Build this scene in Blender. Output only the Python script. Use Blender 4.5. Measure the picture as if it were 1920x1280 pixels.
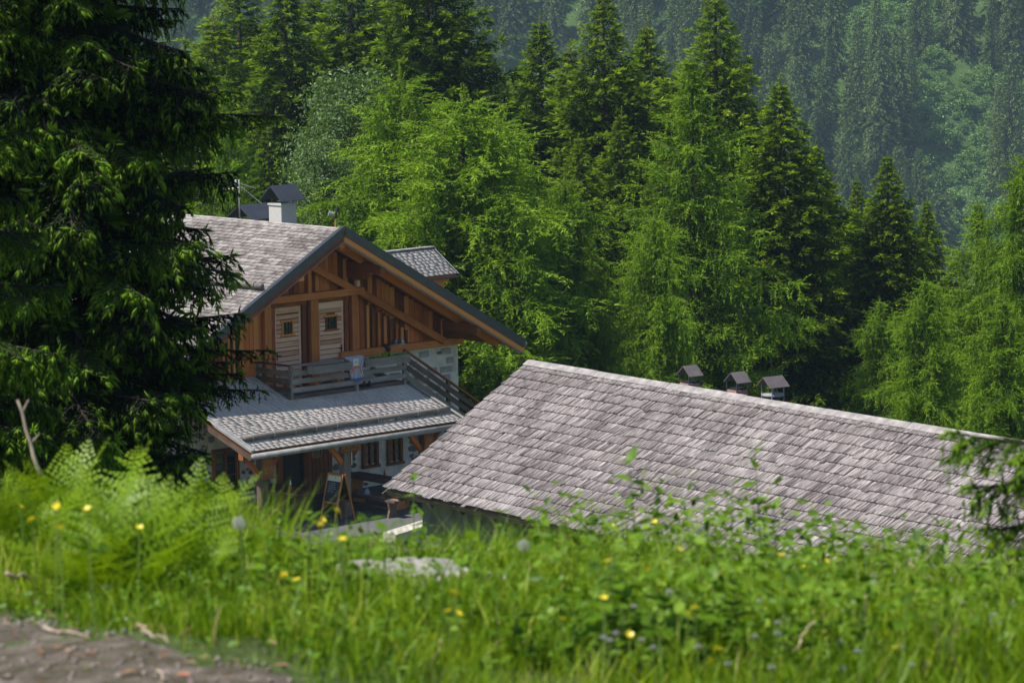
import bpy, math, random
import numpy as np
from mathutils import Vector, Matrix

for o in list(bpy.data.objects):
    bpy.data.objects.remove(o)
SC = bpy.context.scene
COL = SC.collection
RNG = np.random.default_rng(7)
random.seed(11)
R = math.radians

# ------------------------------------------------------------------ camera, sky, sun, exposure
CAMZ = 16.52
PITCH, ROLL, FPX = R(7.05), R(-0.78), 7200.0
cam = bpy.data.cameras.new("camera")
camo = bpy.data.objects.new("camera", cam)
COL.objects.link(camo)
cam.sensor_width = 36.0
cam.lens = 36.0 * FPX / 1920.0
cam.clip_start = 0.5
cam.clip_end = 4000.0
_f = Vector((0, math.cos(PITCH), -math.sin(PITCH)))
_u0 = Vector((0, math.sin(PITCH), math.cos(PITCH)))
_r = Vector((1, 0, 0)) * math.cos(ROLL) + _u0 * math.sin(ROLL)
_u = -Vector((1, 0, 0)) * math.sin(ROLL) + _u0 * math.cos(ROLL)
camo.matrix_world = Matrix(((_r.x, _u.x, -_f.x, 0), (_r.y, _u.y, -_f.y, 0), (_r.z, _u.z, -_f.z, CAMZ), (0, 0, 0, 1)))
cam.dof.use_dof = True
cam.dof.focus_distance = 98.0
cam.dof.aperture_fstop = 11.5
SC.camera = camo

SUN_EL = R(58.0)
TO_SUN = Vector((-0.894 * math.cos(SUN_EL), -0.448 * math.cos(SUN_EL), math.sin(SUN_EL))).normalized()
world = bpy.data.worlds.new("World")
SC.world = world
world.use_nodes = True
wn = world.node_tree.nodes
sky = wn.new("ShaderNodeTexSky")
sky.sky_type = 'NISHITA'
sky.sun_disc = False
sky.sun_elevation = SUN_EL
sky.sun_rotation = math.atan2(TO_SUN.x, TO_SUN.y)
sky.altitude = 1400.0
sky.air_density = 1.0
sky.dust_density = 1.2
wn["Background"].inputs["Strength"].default_value = 0.104
world.node_tree.links.new(sky.outputs[0], wn["Background"].inputs["Color"])
sun = bpy.data.lights.new("sun", 'SUN')
sun.energy = 5.0
sun.angle = R(0.53)
sun.color = (1.0, 0.95, 0.87)
suno = bpy.data.objects.new("sun", sun)
COL.objects.link(suno)
suno.rotation_euler = (-TO_SUN).to_track_quat('-Z', 'Y').to_euler()
suno.location = (-40, 0, 90)

SC.view_settings.view_transform = 'Standard'
SC.view_settings.look = 'None'
SC.view_settings.gamma = 1.0
SC.view_settings.exposure = 0.55
SC.view_settings.use_curve_mapping = False
SC.render.engine = 'CYCLES'
cy = SC.cycles
cy.use_denoising = True
cy.max_bounces = 7
cy.diffuse_bounces = 3
cy.glossy_bounces = 2
cy.transmission_bounces = 4
cy.transparent_max_bounces = 6
cy.volume_bounces = 0
cy.caustics_reflective = False
cy.caustics_refractive = False
cy.sample_clamp_indirect = 6.0

# ------------------------------------------------------------------ helpers
def at(px, py, depth):
    """point of the photograph at a given distance along the view axis"""
    return Vector((0, 0, CAMZ)) + (_f + _r * ((px - 960) / FPX) - _u * ((py - 640) / FPX)) * depth

def to_px(p):
    d = Vector(p) - Vector((0, 0, CAMZ))
    k = d.dot(_f)
    return 960 + FPX * d.dot(_r) / k, 640 - FPX * d.dot(_u) / k, k

def tag(o, label=None, cat=None, group=None, kind=None):
    if label: o["label"] = label
    if cat: o["category"] = cat
    if group: o["group"] = group
    if kind: o["kind"] = kind
    return o

def link(name, data, parent=None):
    o = bpy.data.objects.new(name, data)
    COL.objects.link(o)
    if parent is not None:
        o.parent = parent
    return o

def empty(name, loc=(0, 0, 0), rz=0.0, parent=None):
    o = link(name, None, parent)
    o.empty_display_size = 0.2
    o.location = loc
    o.rotation_euler = (0, 0, rz)
    return o

def np_mesh(name, V, F, mat=None, tone=None, smooth=False):
    """mesh from arrays; F is (n,3) or (n,4); tone is one value per face"""
    V = np.asarray(V, np.float32)
    F = np.asarray(F, np.int32)
    me = bpy.data.meshes.new(name)
    n, k = F.shape
    me.vertices.add(len(V))
    me.vertices.foreach_set("co", V.ravel())
    me.loops.add(n * k)
    me.loops.foreach_set("vertex_index", F.ravel())
    me.polygons.add(n)
    me.polygons.foreach_set("loop_start", np.arange(0, n * k, k, dtype=np.int32))
    me.polygons.foreach_set("loop_total", np.full(n, k, np.int32))
    if smooth:
        me.polygons.foreach_set("use_smooth", np.ones(n, bool))
    if tone is not None:
        a = me.attributes.new("tone", 'FLOAT', 'FACE')
        a.data.foreach_set("value", np.asarray(tone, np.float32))
    if mat: me.materials.append(mat)
    me.update(calc_edges=True)
    return me

class MB:
    """collects simple solids for one mesh"""
    def __init__(s): s.v, s.f = [], []
    def add(s, vs, fs):
        b = len(s.v); s.v += [tuple(p) for p in vs]; s.f += [tuple(b + i for i in q) for q in fs]; return s
    def box(s, x0, x1, y0, y1, z0, z1):
        return s.add([(x0,y0,z0),(x1,y0,z0),(x1,y1,z0),(x0,y1,z0),(x0,y0,z1),(x1,y0,z1),(x1,y1,z1),(x0,y1,z1)],
                     [(0,3,2,1),(4,5,6,7),(0,1,5,4),(1,2,6,5),(2,3,7,6),(3,0,4,7)])
    def prism(s, poly, y0, y1):
        """polygon in x,z pushed along y"""
        n = len(poly)
        vs = [(x, y0, z) for x, z in poly] + [(x, y1, z) for x, z in poly]
        return s.add(vs, [tuple(range(n)), tuple(range(2*n-1, n-1, -1))] + [(i, i+n, (i+1) % n + n, (i+1) % n) for i in range(n)])
    def slab(s, quad, t):
        """thin plate: four corners, thickened by t along its normal"""
        q = [Vector(p) for p in quad]
        nn = (q[1]-q[0]).cross(q[3]-q[0]).normalized() * t
        return s.add(q + [p + nn for p in q], [(0,3,2,1),(4,5,6,7),(0,1,5,4),(1,2,6,5),(2,3,7,6),(3,0,4,7)])
    def tube(s, pts, rad, n=8):
        pts = [Vector(p) for p in pts]; rings = []
        for i, p in enumerate(pts):
            d = (pts[min(i+1, len(pts)-1)] - pts[max(i-1, 0)]).normalized()
            a = d.cross(Vector((0.13, 0.31, 0.94)))
            if a.length < 0.05: a = d.cross(Vector((1, 0, 0)))
            a.normalize(); b = d.cross(a)
            r = rad[i] if hasattr(rad, '__len__') else rad
            rings.append([p + (a*math.cos(2*math.pi*k/n) + b*math.sin(2*math.pi*k/n))*r for k in range(n)])
        base = len(s.v)
        vs = [v for g in rings for v in g]
        fs = []
        for i in range(len(pts)-1):
            for k in range(n):
                fs.append((i*n+k, i*n+(k+1) % n, (i+1)*n+(k+1) % n, (i+1)*n+k))
        fs.append(tuple(range(n-1, -1, -1))); fs.append(tuple((len(pts)-1)*n+k for k in range(n)))
        return s.add(vs, fs)
    def mesh(s, name, mat, smooth=False):
        me = bpy.data.meshes.new(name); me.from_pydata(s.v, [], s.f)
        if mat: me.materials.append(mat)
        if smooth: me.polygons.foreach_set("use_smooth", [True]*len(me.polygons))
        me.update(); return me
    def build(s, name, mat, parent=None, smooth=False, kind=None):
        o = link(name, s.mesh(name, mat, smooth), parent)
        if kind: o["kind"] = kind
        return o

_beams = {}
def beam(name, a, b, w, h, mat, parent=None, side=None):
    """board or beam from a to b, its length on local x; w along 'side', h across; boards of one size share a mesh"""
    a, b = Vector(a), Vector(b)
    L = (b - a).length
    x = (b - a).normalized()
    s_ = Vector(side) if side is not None else (Vector((0, 0, 1)).cross(x) if abs(x.z) < 0.95 else Vector((0, 1, 0)))
    s_ = (s_ - x * s_.dot(x)).normalized()
    z = x.cross(s_)
    key = (round(L, 2), round(w, 3), round(h, 3), mat.name)
    if key not in _beams:
        e = min(w, h) * 0.08
        m = MB()
        ring = [(-w/2+e,-h/2),(w/2-e,-h/2),(w/2,-h/2+e),(w/2,h/2-e),(w/2-e,h/2),(-w/2+e,h/2),(-w/2,h/2-e),(-w/2,-h/2+e)]
        n = 8
        vs = [(-key[0]/2, p, q) for p, q in ring] + [(key[0]/2, p, q) for p, q in ring]
        m.add(vs, [tuple(range(n-1, -1, -1)), tuple(range(n, 2*n))] + [(i, (i+1) % n, (i+1) % n + n, i+n) for i in range(n)])
        _beams[key] = m.mesh(name, mat)
    o = link(name, _beams[key], parent)
    c = (a + b) / 2
    o.matrix_local = Matrix(((x.x, s_.x, z.x, c.x), (x.y, s_.y, z.y, c.y), (x.z, s_.z, z.z, c.z), (0, 0, 0, 1)))
    return o

def copy_tree(o, parent=None):
    c = o.copy(); COL.objects.link(c); c.parent = parent
    for ch in list(o.children): copy_tree(ch, c)
    return c

# ------------------------------------------------------------------ materials
def new_mat(name):
    m = bpy.data.materials.new(name); m.use_nodes = True
    nt = m.node_tree
    return m, nt, nt.nodes, nt.links, nt.nodes["Principled BSDF"]

def ramp(n, cols):
    r = n.new("ShaderNodeValToRGB")
    e = r.color_ramp.elements
    while len(e) < len(cols): e.new(0.5)
    for i, (p, c) in enumerate(cols):
        e[i].position = p; e[i].color = (*c, 1)
    return r

def coords(n, l, scale, src="Object"):
    tc = n.new("ShaderNodeTexCoord"); mp = n.new("ShaderNodeMapping")
    mp.inputs["Scale"].default_value = scale
    l.new(tc.outputs[src], mp.inputs["Vector"])
    return mp.outputs[0]

def noise(n, l, vec, scale, detail=4, rough=0.6):
    t = n.new("ShaderNodeTexNoise")
    t.inputs["Scale"].default_value = scale; t.inputs["Detail"].default_value = detail; t.inputs["Roughness"].default_value = rough
    if vec is not None: l.new(vec, t.inputs["Vector"])
    return t.outputs["Fac"]

def mth(n, l, op, a, b=0.5, clamp=False):
    m = n.new("ShaderNodeMath"); m.operation = op; m.use_clamp = clamp
    for i, q in enumerate((a, b)):
        if isinstance(q, (int, float)): m.inputs[i].default_value = q
        else: l.new(q, m.inputs[i])
    return m.outputs[0]

def bump(n, l, h, bsdf, strength=0.4, dist=0.01):
    b = n.new("ShaderNodeBump"); b.inputs["Strength"].default_value = strength; b.inputs["Distance"].default_value = dist
    l.new(h, b.inputs["Height"]); l.new(b.outputs[0], bsdf.inputs["Normal"])

def wood(name, cols, rough=0.75, rnd=0.35, grain=(2.0, 28.0, 28.0), attr=False, spec=0.25, gain=1.0, stain=0.0):
    """board with grain along local x (or local y for shingles: pass the scale), tone from the piece"""
    m, nt, n, l, b = new_mat(name)
    vec = coords(n, l, grain)
    oi = n.new("ShaderNodeObjectInfo")
    va = n.new("ShaderNodeVectorMath"); va.operation = 'ADD'
    l.new(vec, va.inputs[0])
    cmb = n.new("ShaderNodeCombineXYZ"); l.new(mth(n, l, 'MULTIPLY', oi.outputs["Random"], 57.0), cmb.inputs[0]); l.new(mth(n, l, 'MULTIPLY', oi.outputs["Random"], 91.0), cmb.inputs[1])
    l.new(cmb.outputs[0], va.inputs[1])
    f1 = noise(n, l, va.outputs[0], 1.0, 5, 0.65)
    f2 = noise(n, l, coords(n, l, (1, 1, 1)), 1.3, 3)
    f1 = mth(n, l, 'ADD', mth(n, l, 'MULTIPLY', mth(n, l, 'SUBTRACT', f1, 0.5), gain), 0.5)
    x = mth(n, l, 'ADD', mth(n, l, 'MULTIPLY', f1, 0.62), mth(n, l, 'MULTIPLY', f2, 0.38))
    if attr:
        at_ = n.new("ShaderNodeAttribute"); at_.attribute_name = "tone"
        t = mth(n, l, 'ADD', at_.outputs["Fac"], mth(n, l, 'MULTIPLY', oi.outputs["Random"], 0.0))
    else:
        t = oi.outputs["Random"]
    x = mth(n, l, 'ADD', x, mth(n, l, 'MULTIPLY', mth(n, l, 'SUBTRACT', t, 0.5), rnd))
    r = ramp(n, cols); l.new(x, r.inputs[0])
    col = r.outputs[0]
    if stain:                                   # rain stains and moss, in one piece over all shingles
        ge = n.new("ShaderNodeNewGeometry")
        s1 = noise(n, l, ge.outputs["Position"], 0.55, 6, 0.62); s2 = noise(n, l, ge.outputs["Position"], 2.6, 5, 0.7)
        rr = ramp(n, [(0.36, (0.55, 0.50, 0.48)), (0.5, (0.92, 0.90, 0.89)), (0.66, (1.12, 1.10, 1.08))]); l.new(s1, rr.inputs[0])
        mm = n.new("ShaderNodeMix"); mm.data_type = 'RGBA'; mm.blend_type = 'MULTIPLY'; mm.inputs[0].default_value = stain
        l.new(col, mm.inputs[6]); l.new(rr.outputs[0], mm.inputs[7])
        ms = n.new("ShaderNodeMix"); ms.data_type = 'RGBA'; ms.inputs[7].default_value = (0.13, 0.115, 0.06, 1)
        rm = ramp(n, [(0.64, (0, 0, 0)), (0.76, (0.55, 0.55, 0.55))]); l.new(s2, rm.inputs[0]); l.new(rm.outputs[0], ms.inputs[0])
        l.new(mm.outputs[2], ms.inputs[6]); col = ms.outputs[2]
    l.new(col, b.inputs["Base Color"])
    b.inputs["Roughness"].default_value = rough
    b.inputs["Specular IOR Level"].default_value = spec
    bump(n, l, f1, b, 0.5, 0.004)
    return m

def plain(name, col, rough=0.6, var=0.15, scale=6.0, metal=0.0, spec=0.3, bumpy=0.0, transl=0.0):
    m, nt, n, l, b = new_mat(name)
    f = noise(n, l, coords(n, l, (1, 1, 1)), scale, 5)
    lo = tuple(max(0, c*(1-var)) for c in col); hi = tuple(min(1, c*(1+var)) for c in col)
    r = ramp(n, [(0.3, lo), (0.7, hi)]); l.new(f, r.inputs[0]); l.new(r.outputs[0], b.inputs["Base Color"])
    b.inputs["Roughness"].default_value = rough; b.inputs["Metallic"].default_value = metal
    b.inputs["Specular IOR Level"].default_value = spec
    if bumpy: bump(n, l, f, b, bumpy, 0.02)
    return m

def foliage(name, cols, transl=0.35, gloss=0.05, rnd=0.12, tcol=(1.25, 1.2, 0.5)):
    """leaf surface: colour by the tone of each leaf (old to new growth, plus shade painted inside conifer crowns), part of the light passes through"""
    m = bpy.data.materials.new(name); m.use_nodes = True
    nt = m.node_tree; n = nt.nodes; l = nt.links; n.clear()
    out = n.new("ShaderNodeOutputMaterial")
    a = n.new("ShaderNodeAttribute"); a.attribute_name = "tone"
    oi = n.new("ShaderNodeObjectInfo")
    x = mth(n, l, 'ADD', a.outputs["Fac"], mth(n, l, 'MULTIPLY', mth(n, l, 'SUBTRACT', oi.outputs["Random"], 0.5), rnd))
    r = ramp(n, cols); l.new(x, r.inputs[0])
    d = n.new("ShaderNodeBsdfDiffuse"); l.new(r.outputs[0], d.inputs[0])
    t = n.new("ShaderNodeBsdfTranslucent")
    mm = n.new("ShaderNodeMix"); mm.data_type = 'RGBA'; mm.blend_type = 'MULTIPLY'; mm.inputs[0].default_value = 1.0
    l.new(r.outputs[0], mm.inputs[6]); mm.inputs[7].default_value = (*tcol, 1); mm.clamp_result = True
    l.new(mm.outputs[2], t.inputs[0])
    m1 = n.new("ShaderNodeMixShader"); m1.inputs[0].default_value = transl
    l.new(d.outputs[0], m1.inputs[1]); l.new(t.outputs[0], m1.inputs[2])
    g = n.new("ShaderNodeBsdfGlossy"); g.inputs["Roughness"].default_value = 0.45; g.inputs["Color"].default_value = (0.8, 0.9, 0.8, 1)
    m2 = n.new("ShaderNodeMixShader"); m2.inputs[0].default_value = gloss
    l.new(m1.outputs[0], m2.inputs[1]); l.new(g.outputs[0], m2.inputs[2])
    l.new(m2.outputs[0], out.inputs[0])
    return m

M = {}
M['shingle_grey'] = wood("weathered_shingle", [(0.22, (0.036, 0.026, 0.028)), (0.39, (0.110, 0.090, 0.090)), (0.54, (0.220, 0.193, 0.190)), (0.78, (0.41, 0.375, 0.365))], 0.6, 0.16, (36.0, 0.7, 30.0), True, 0.35, 3.4, 0.65)
M['shingle_small'] = wood("small_shingle", [(0.25, (0.085, 0.070, 0.064)), (0.45, (0.185, 0.164, 0.152)), (0.62, (0.285, 0.258, 0.240)), (0.85, (0.43, 0.40, 0.375))], 0.6, 0.40, (30.0, 3.0, 30.0), True, 0.4, 1.6, 0.6)
M['shingle_pale'] = wood("pale_shingle", [(0.25, (0.25, 0.22, 0.195)), (0.45, (0.40, 0.36, 0.325)), (0.62, (0.50, 0.455, 0.415)), (0.85, (0.62, 0.575, 0.53))], 0.5, 0.06, (30.0, 3.0, 30.0), True, 0.4, 0.4, 0.35)
M['larch_wood'] = wood("larch_timber", [(0.22, (0.15, 0.036, 0.010)), (0.5, (0.53, 0.138, 0.026)), (0.78, (0.68, 0.25, 0.065))], 0.6, 1.0)
M['beam_wood'] = wood("framing_timber", [(0.25, (0.17, 0.045, 0.012)), (0.5, (0.44, 0.135, 0.028)), (0.75, (0.60, 0.22, 0.055))], 0.6, 0.25)
M['larch_dark'] = wood("dark_timber", [(0.25, (0.09, 0.028, 0.010)), (0.5, (0.20, 0.065, 0.018)), (0.75, (0.30, 0.105, 0.03))], 0.6, 0.3)
M['door_wood'] = wood("pale_door_timber", [(0.25, (0.38, 0.18, 0.10)), (0.5, (0.74, 0.43, 0.27)), (0.75, (0.82, 0.56, 0.38))], 0.7, 0.35)
M['grey_wood'] = wood("weathered_board", [(0.25, (0.10, 0.085, 0.075)), (0.5, (0.21, 0.19, 0.175)), (0.75, (0.34, 0.32, 0.30))], 0.8, 0.35)
M['brown_grey'] = wood("brown_weathered_board", [(0.25, (0.05, 0.03, 0.02)), (0.5, (0.13, 0.09, 0.065)), (0.75, (0.24, 0.19, 0.15))], 0.8, 0.35)
M['table_wood'] = wood("dark_table_timber", [(0.25, (0.045, 0.022, 0.014)), (0.5, (0.10, 0.05, 0.03)), (0.75, (0.18, 0.10, 0.06))], 0.55, 0.3)
M['orange_wood'] = wood("varnished_timber", [(0.25, (0.24, 0.09, 0.025)), (0.5, (0.42, 0.17, 0.045)), (0.75, (0.55, 0.25, 0.08))], 0.4, 0.25)
M['sign_wood'] = wood("red_brown_sign", [(0.25, (0.12, 0.028, 0.012)), (0.5, (0.22, 0.06, 0.022)), (0.75, (0.30, 0.10, 0.04))], 0.5, 0.2)
M['mortar'] = plain("lime_mortar", (0.62, 0.57, 0.505), 0.9, 0.25, 3.0, bumpy=0.5)
M['metal_dark'] = plain("dark_sheet_metal", (0.045, 0.050, 0.060), 0.35, 0.2, 5.0, metal=0.3, spec=0.5)
M['metal_grey'] = plain("galvanised_sheet", (0.22, 0.22, 0.215), 0.65, 0.25, 5.0, metal=0.0, spec=0.3)
M['metal_brown'] = plain("brown_sheet_metal", (0.13, 0.11, 0.105), 0.3, 0.2, 5.0, metal=0.2, spec=0.6)
M['ridge_board'] = plain("ridge_board", (0.25, 0.23, 0.22), 0.8, 0.45, 4.0)
M['plaster'] = plain("chimney_plaster", (0.43, 0.415, 0.39), 0.9, 0.08, 14.0, bumpy=0.3)
M['brick'] = plain("chimney_brick", (0.30, 0.17, 0.13), 0.85, 0.2, 9.0)
M['dark'] = plain("unlit_interior", (0.02, 0.02, 0.02), 0.9, 0.1)
M['dark_panel'] = plain("dark_green_panel", (0.035, 0.04, 0.03), 0.7, 0.15)
M['teal'] = plain("blue_cloth_behind", (0.05, 0.14, 0.20), 0.8, 0.2)
M['chalkboard'] = plain("chalkboard", (0.012, 0.016, 0.02), 0.45, 0.3, 4.0)
M['gold'] = plain("gold_lettering", (0.50, 0.33, 0.06), 0.6, 0.1)
M['cream'] = plain("cream_paint", (0.60, 0.58, 0.42), 0.6, 0.1)
M['white'] = plain("white_paint", (0.75, 0.74, 0.70), 0.6, 0.05)
M['black'] = plain("black_rubber", (0.012, 0.012, 0.014), 0.55, 0.2)
M['chalk'] = plain("chalk", (0.35, 0.38, 0.36), 0.9, 0.2)
M['red'] = plain("red_plastic", (0.45, 0.08, 0.03), 0.4, 0.1)
M['blue_grey'] = plain("blue_grey_cloth", (0.28, 0.33, 0.40), 0.9, 0.2)
M['stem'] = plain("green_stem", (0.13, 0.20, 0.035), 0.6, 0.2, 30.0)
M['concrete'] = plain("pale_concrete", (0.42, 0.39, 0.33), 0.9, 0.15, 4.0, bumpy=0.4)
M['barn_wall'] = plain("mossy_rubble", (0.12, 0.125, 0.085), 0.95, 0.4, 2.5, bumpy=0.8)
M['paving'] = plain("dark_paving", (0.095, 0.094, 0.096), 0.85, 0.2, 1.5)
M['bark'] = plain("bark", (0.05, 0.038, 0.028), 0.95, 0.4, 12.0, bumpy=0.6)
M['dark_bark'] = plain("dark_twig_bark", (0.028, 0.021, 0.015), 0.95, 0.3, 12.0)
M['twig'] = plain("dry_twig", (0.30, 0.24, 0.18), 0.9, 0.3, 20.0)
M['dead_grass'] = plain("dry_stalk", (0.42, 0.34, 0.20), 0.9, 0.2, 20.0)

def glass_mat():
    m, nt, n, l, b = new_mat("window_glass")
    b.inputs["Base Color"].default_value = (0.02, 0.025, 0.022, 1)
    b.inputs["Roughness"].default_value = 0.08
    b.inputs["Specular IOR Level"].default_value = 0.8
    return m
M['glass'] = glass_mat()

def stone_mat():
    m, nt, n, l, b = new_mat("rubble_stone")
    oi = n.new("ShaderNodeObjectInfo")
    f = noise(n, l, coords(n, l, (1, 1, 1)), 7.0, 5)
    x = mth(n, l, 'ADD', mth(n, l, 'MULTIPLY', f, 0.5), mth(n, l, 'MULTIPLY', oi.outputs["Random"], 0.5))
    r = ramp(n, [(0.2, (0.07, 0.07, 0.073)), (0.45, (0.12, 0.117, 0.112)), (0.62, (0.18, 0.172, 0.16)), (0.8, (0.24, 0.20, 0.16))])
    l.new(x, r.inputs[0]); l.new(r.outputs[0], b.inputs["Base Color"]); b.inputs["Roughness"].default_value = 0.9
    bump(n, l, f, b, 0.6, 0.02)
    return m
M['stone'] = stone_mat()
M['ashlar'] = plain("squared_stone", (0.33, 0.31, 0.285), 0.9, 0.35, 5.0, bumpy=0.5)

def rock_mat():
    m, nt, n, l, b = new_mat("pale_boulder")
    v = coords(n, l, (1, 1, 1))
    f = noise(n, l, v, 5.0, 8, 0.7); f2 = noise(n, l, v, 18.0, 4)
    r = ramp(n, [(0.3, (0.16, 0.15, 0.13)), (0.5, (0.33, 0.305, 0.285)), (0.7, (0.47, 0.44, 0.42))]); l.new(f, r.inputs[0])
    mx = n.new("ShaderNodeMix"); mx.data_type = 'RGBA'
    l.new(mth(n, l, 'MULTIPLY', mth(n, l, 'GREATER_THAN', f2, 0.58), 0.45), mx.inputs[0]); l.new(r.outputs[0], mx.inputs[6]); mx.inputs[7].default_value = (0.10, 0.14, 0.04, 1)
    l.new(mx.outputs[2], b.inputs["Base Color"]); b.inputs["Roughness"].default_value = 0.9
    bump(n, l, f, b, 0.7, 0.03)
    return m
M['rock'] = rock_mat()

def ground_mat(name, stops, s1, s2, det=8, bs=0.6, bd=0.05):
    m, nt, n, l, b = new_mat(name)
    v = coords(n, l, (1, 1, 1))
    f = mth(n, l, 'ADD', mth(n, l, 'MULTIPLY', noise(n, l, v, s1, det, 0.65), 0.6), mth(n, l, 'MULTIPLY', noise(n, l, v, s2, 6, 0.7), 0.4))
    r = ramp(n, stops); l.new(f, r.inputs[0]); l.new(r.outputs[0], b.inputs["Base Color"])
    b.inputs["Roughness"].default_value = 0.95; b.inputs["Specular IOR Level"].default_value = 0.15
    bump(n, l, f, b, bs, bd)
    return m
M['ground'] = ground_mat("turf_and_soil", [(0.3, (0.045, 0.038, 0.022)), (0.45, (0.05, 0.075, 0.018)), (0.6, (0.075, 0.12, 0.025)), (0.75, (0.10, 0.10, 0.05))], 0.9, 14.0)
M['gravel'] = ground_mat("gravel", [(0.38, (0.05, 0.06, 0.018)), (0.46, (0.105, 0.086, 0.060)), (0.56, (0.19, 0.16, 0.128)), (0.68, (0.36, 0.32, 0.275))], 11.0, 120.0, 6, 1.0, 0.03)
M['alp'] = ground_mat("alpine_slope", [(0.3, (0.025, 0.045, 0.012)), (0.5, (0.045, 0.085, 0.02)), (0.66, (0.075, 0.125, 0.03)), (0.74, (0.17, 0.14, 0.10))], 0.05, 0.4, 8, 0.5, 0.8)

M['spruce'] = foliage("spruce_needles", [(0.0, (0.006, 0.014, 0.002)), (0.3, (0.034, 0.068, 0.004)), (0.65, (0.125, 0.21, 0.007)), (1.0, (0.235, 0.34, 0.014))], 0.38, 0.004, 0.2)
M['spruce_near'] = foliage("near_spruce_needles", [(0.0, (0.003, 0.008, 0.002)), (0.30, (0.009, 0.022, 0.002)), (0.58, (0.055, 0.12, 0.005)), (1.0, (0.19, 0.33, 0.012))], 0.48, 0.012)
M['spruce_young_sunlit'] = foliage("young_or_sunlit_spruce_needles", [(0.0, (0.03, 0.07, 0.006)), (0.3, (0.07, 0.15, 0.010)), (0.65, (0.16, 0.29, 0.014)), (1.0, (0.25, 0.40, 0.02))], 0.45, 0.012)  # bright copy: young growth at right, sunlight painted onto left boughs
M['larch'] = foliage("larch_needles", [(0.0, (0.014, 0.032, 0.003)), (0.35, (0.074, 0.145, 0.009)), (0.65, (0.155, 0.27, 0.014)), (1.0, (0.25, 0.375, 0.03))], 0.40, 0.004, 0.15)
M['willow'] = foliage("grey_green_leaves", [(0.0, (0.05, 0.095, 0.025)), (0.5, (0.11, 0.18, 0.055)), (1.0, (0.21, 0.30, 0.11))], 0.3, 0.02)
M['far_spruce'] = foliage("far_spruce_needles", [(0.0, (0.014, 0.030, 0.012)), (0.5, (0.032, 0.060, 0.020)), (1.0, (0.15, 0.21, 0.045))], 0.2, 0.01)
M['far_shrub'] = foliage("far_shrub_leaves", [(0.0, (0.05, 0.10, 0.03)), (0.5, (0.14, 0.25, 0.06)), (1.0, (0.22, 0.34, 0.09))], 0.3, 0.01)
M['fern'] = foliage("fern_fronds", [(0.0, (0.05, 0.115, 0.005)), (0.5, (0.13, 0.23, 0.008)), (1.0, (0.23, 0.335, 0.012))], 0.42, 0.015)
M['grass'] = foliage("grass_blades", [(0.0, (0.03, 0.065, 0.004)), (0.4, (0.105, 0.20, 0.005)), (0.75, (0.205, 0.32, 0.008)), (0.93, (0.32, 0.40, 0.025)), (1.0, (0.32, 0.26, 0.12))], 0.42, 0.015)
M['weed'] = foliage("weed_leaves", [(0.0, (0.025, 0.065, 0.004)), (0.5, (0.100, 0.200, 0.010)), (1.0, (0.21, 0.33, 0.035))], 0.42, 0.015)
M['petal'] = foliage("yellow_petals", [(0.0, (0.75, 0.58, 0.01)), (1.0, (0.85, 0.72, 0.02))], 0.35, 0.05, tcol=(1, 1, 0.6))
M['down'] = foliage("seed_down", [(0.0, (0.38, 0.38, 0.34)), (1.0, (0.55, 0.55, 0.50))], 0.45, 0.02, tcol=(1, 1, 1))
M['rusty'] = foliage("orange_moss", [(0.0, (0.25, 0.12, 0.02)), (1.0, (0.42, 0.26, 0.03))], 0.3, 0.02)
# ------------------------------------------------------------------ ground
_PY = np.array([-12, 0, 7, 8.2, 10, 12.3, 13.5, 16, 24, 36, 46, 55, 64, 104, 112, 140, 180, 300, 640, 760], float)
_PZ = np.array([14.9, 14.92, 14.9, 14.87, 14.62, 14.30, 13.85, 12.4, 8.6, 3.6, 0.8, 0.1, 0.0, 0.0, -0.6, -6, -14, -45, -85, -92], float)
def wob(x, y, s, seed=0.0):
    return (np.sin(x*1.7*s + seed) * np.cos(y*1.3*s + 1.7*seed) + 0.6*np.sin(x*3.1*s + y*2.3*s + seed*2.1) + 0.35*np.sin(x*6.3*s - y*5.1*s + seed))
def ground_z(x, y):
    x = np.asarray(x, float); y = np.asarray(y, float)
    z = np.interp(y, _PY, _PZ)
    near = np.clip((20 - y)/7, 0, 1)
    z = z - near*0.10*np.clip(x + 0.8, 0, 3.0) + 0.02*near*wob(x, y, 1.6)
    mid = np.clip((y - 16)/10, 0, 1)*np.clip((58 - y)/12, 0, 1)
    z = z + mid*0.35*wob(x, y, 0.12, 2.0)
    far = np.clip((y - 108)/60, 0, 1)
    return z + far*1.2*wob(x, y, 0.02, 4.0)
def gz(x, y): return float(ground_z(x, y))

def sheet(name, ys, ncol, spread, zf, mat):
    s = np.linspace(-1, 1, ncol)
    X = np.array([s*spread(y) for y in ys]); Y = np.repeat(np.array(ys)[:, None], ncol, 1)
    V = np.stack([X, Y, zf(X, Y)], -1).reshape(-1, 3)
    i = np.arange((len(ys)-1)*ncol).reshape(len(ys)-1, ncol)[:, :-1].ravel()
    F = np.stack([i, i+1, i+ncol+1, i+ncol], 1)
    o = link(name, np_mesh(name, V, F, mat, smooth=True))
    return tag(o, kind="structure")

ys = list(np.linspace(-12, 6, 10)) + list(np.linspace(6.5, 18, 90)) + list(np.linspace(19, 60, 50)) + list(np.linspace(63, 115, 20)) + list(np.linspace(120, 760, 60))
sheet("ground", ys, 141, lambda y: 14 + 0.75*max(y, 0), ground_z, M['ground'])

def mountain_z(x, y):
    z = -92 + 0.62*np.clip(y - 690, 0, None)
    return z + np.clip((y-690)/40, 0, 1)*(3.2*wob(x, y, 0.018, 1.0) + 1.2*wob(x, y, 0.06, 3.0)) + 0.03*x
sheet("mountainside", list(np.linspace(686, 1080, 110)), 161, lambda y: 420.0, mountain_z, M['alp'])

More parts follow.
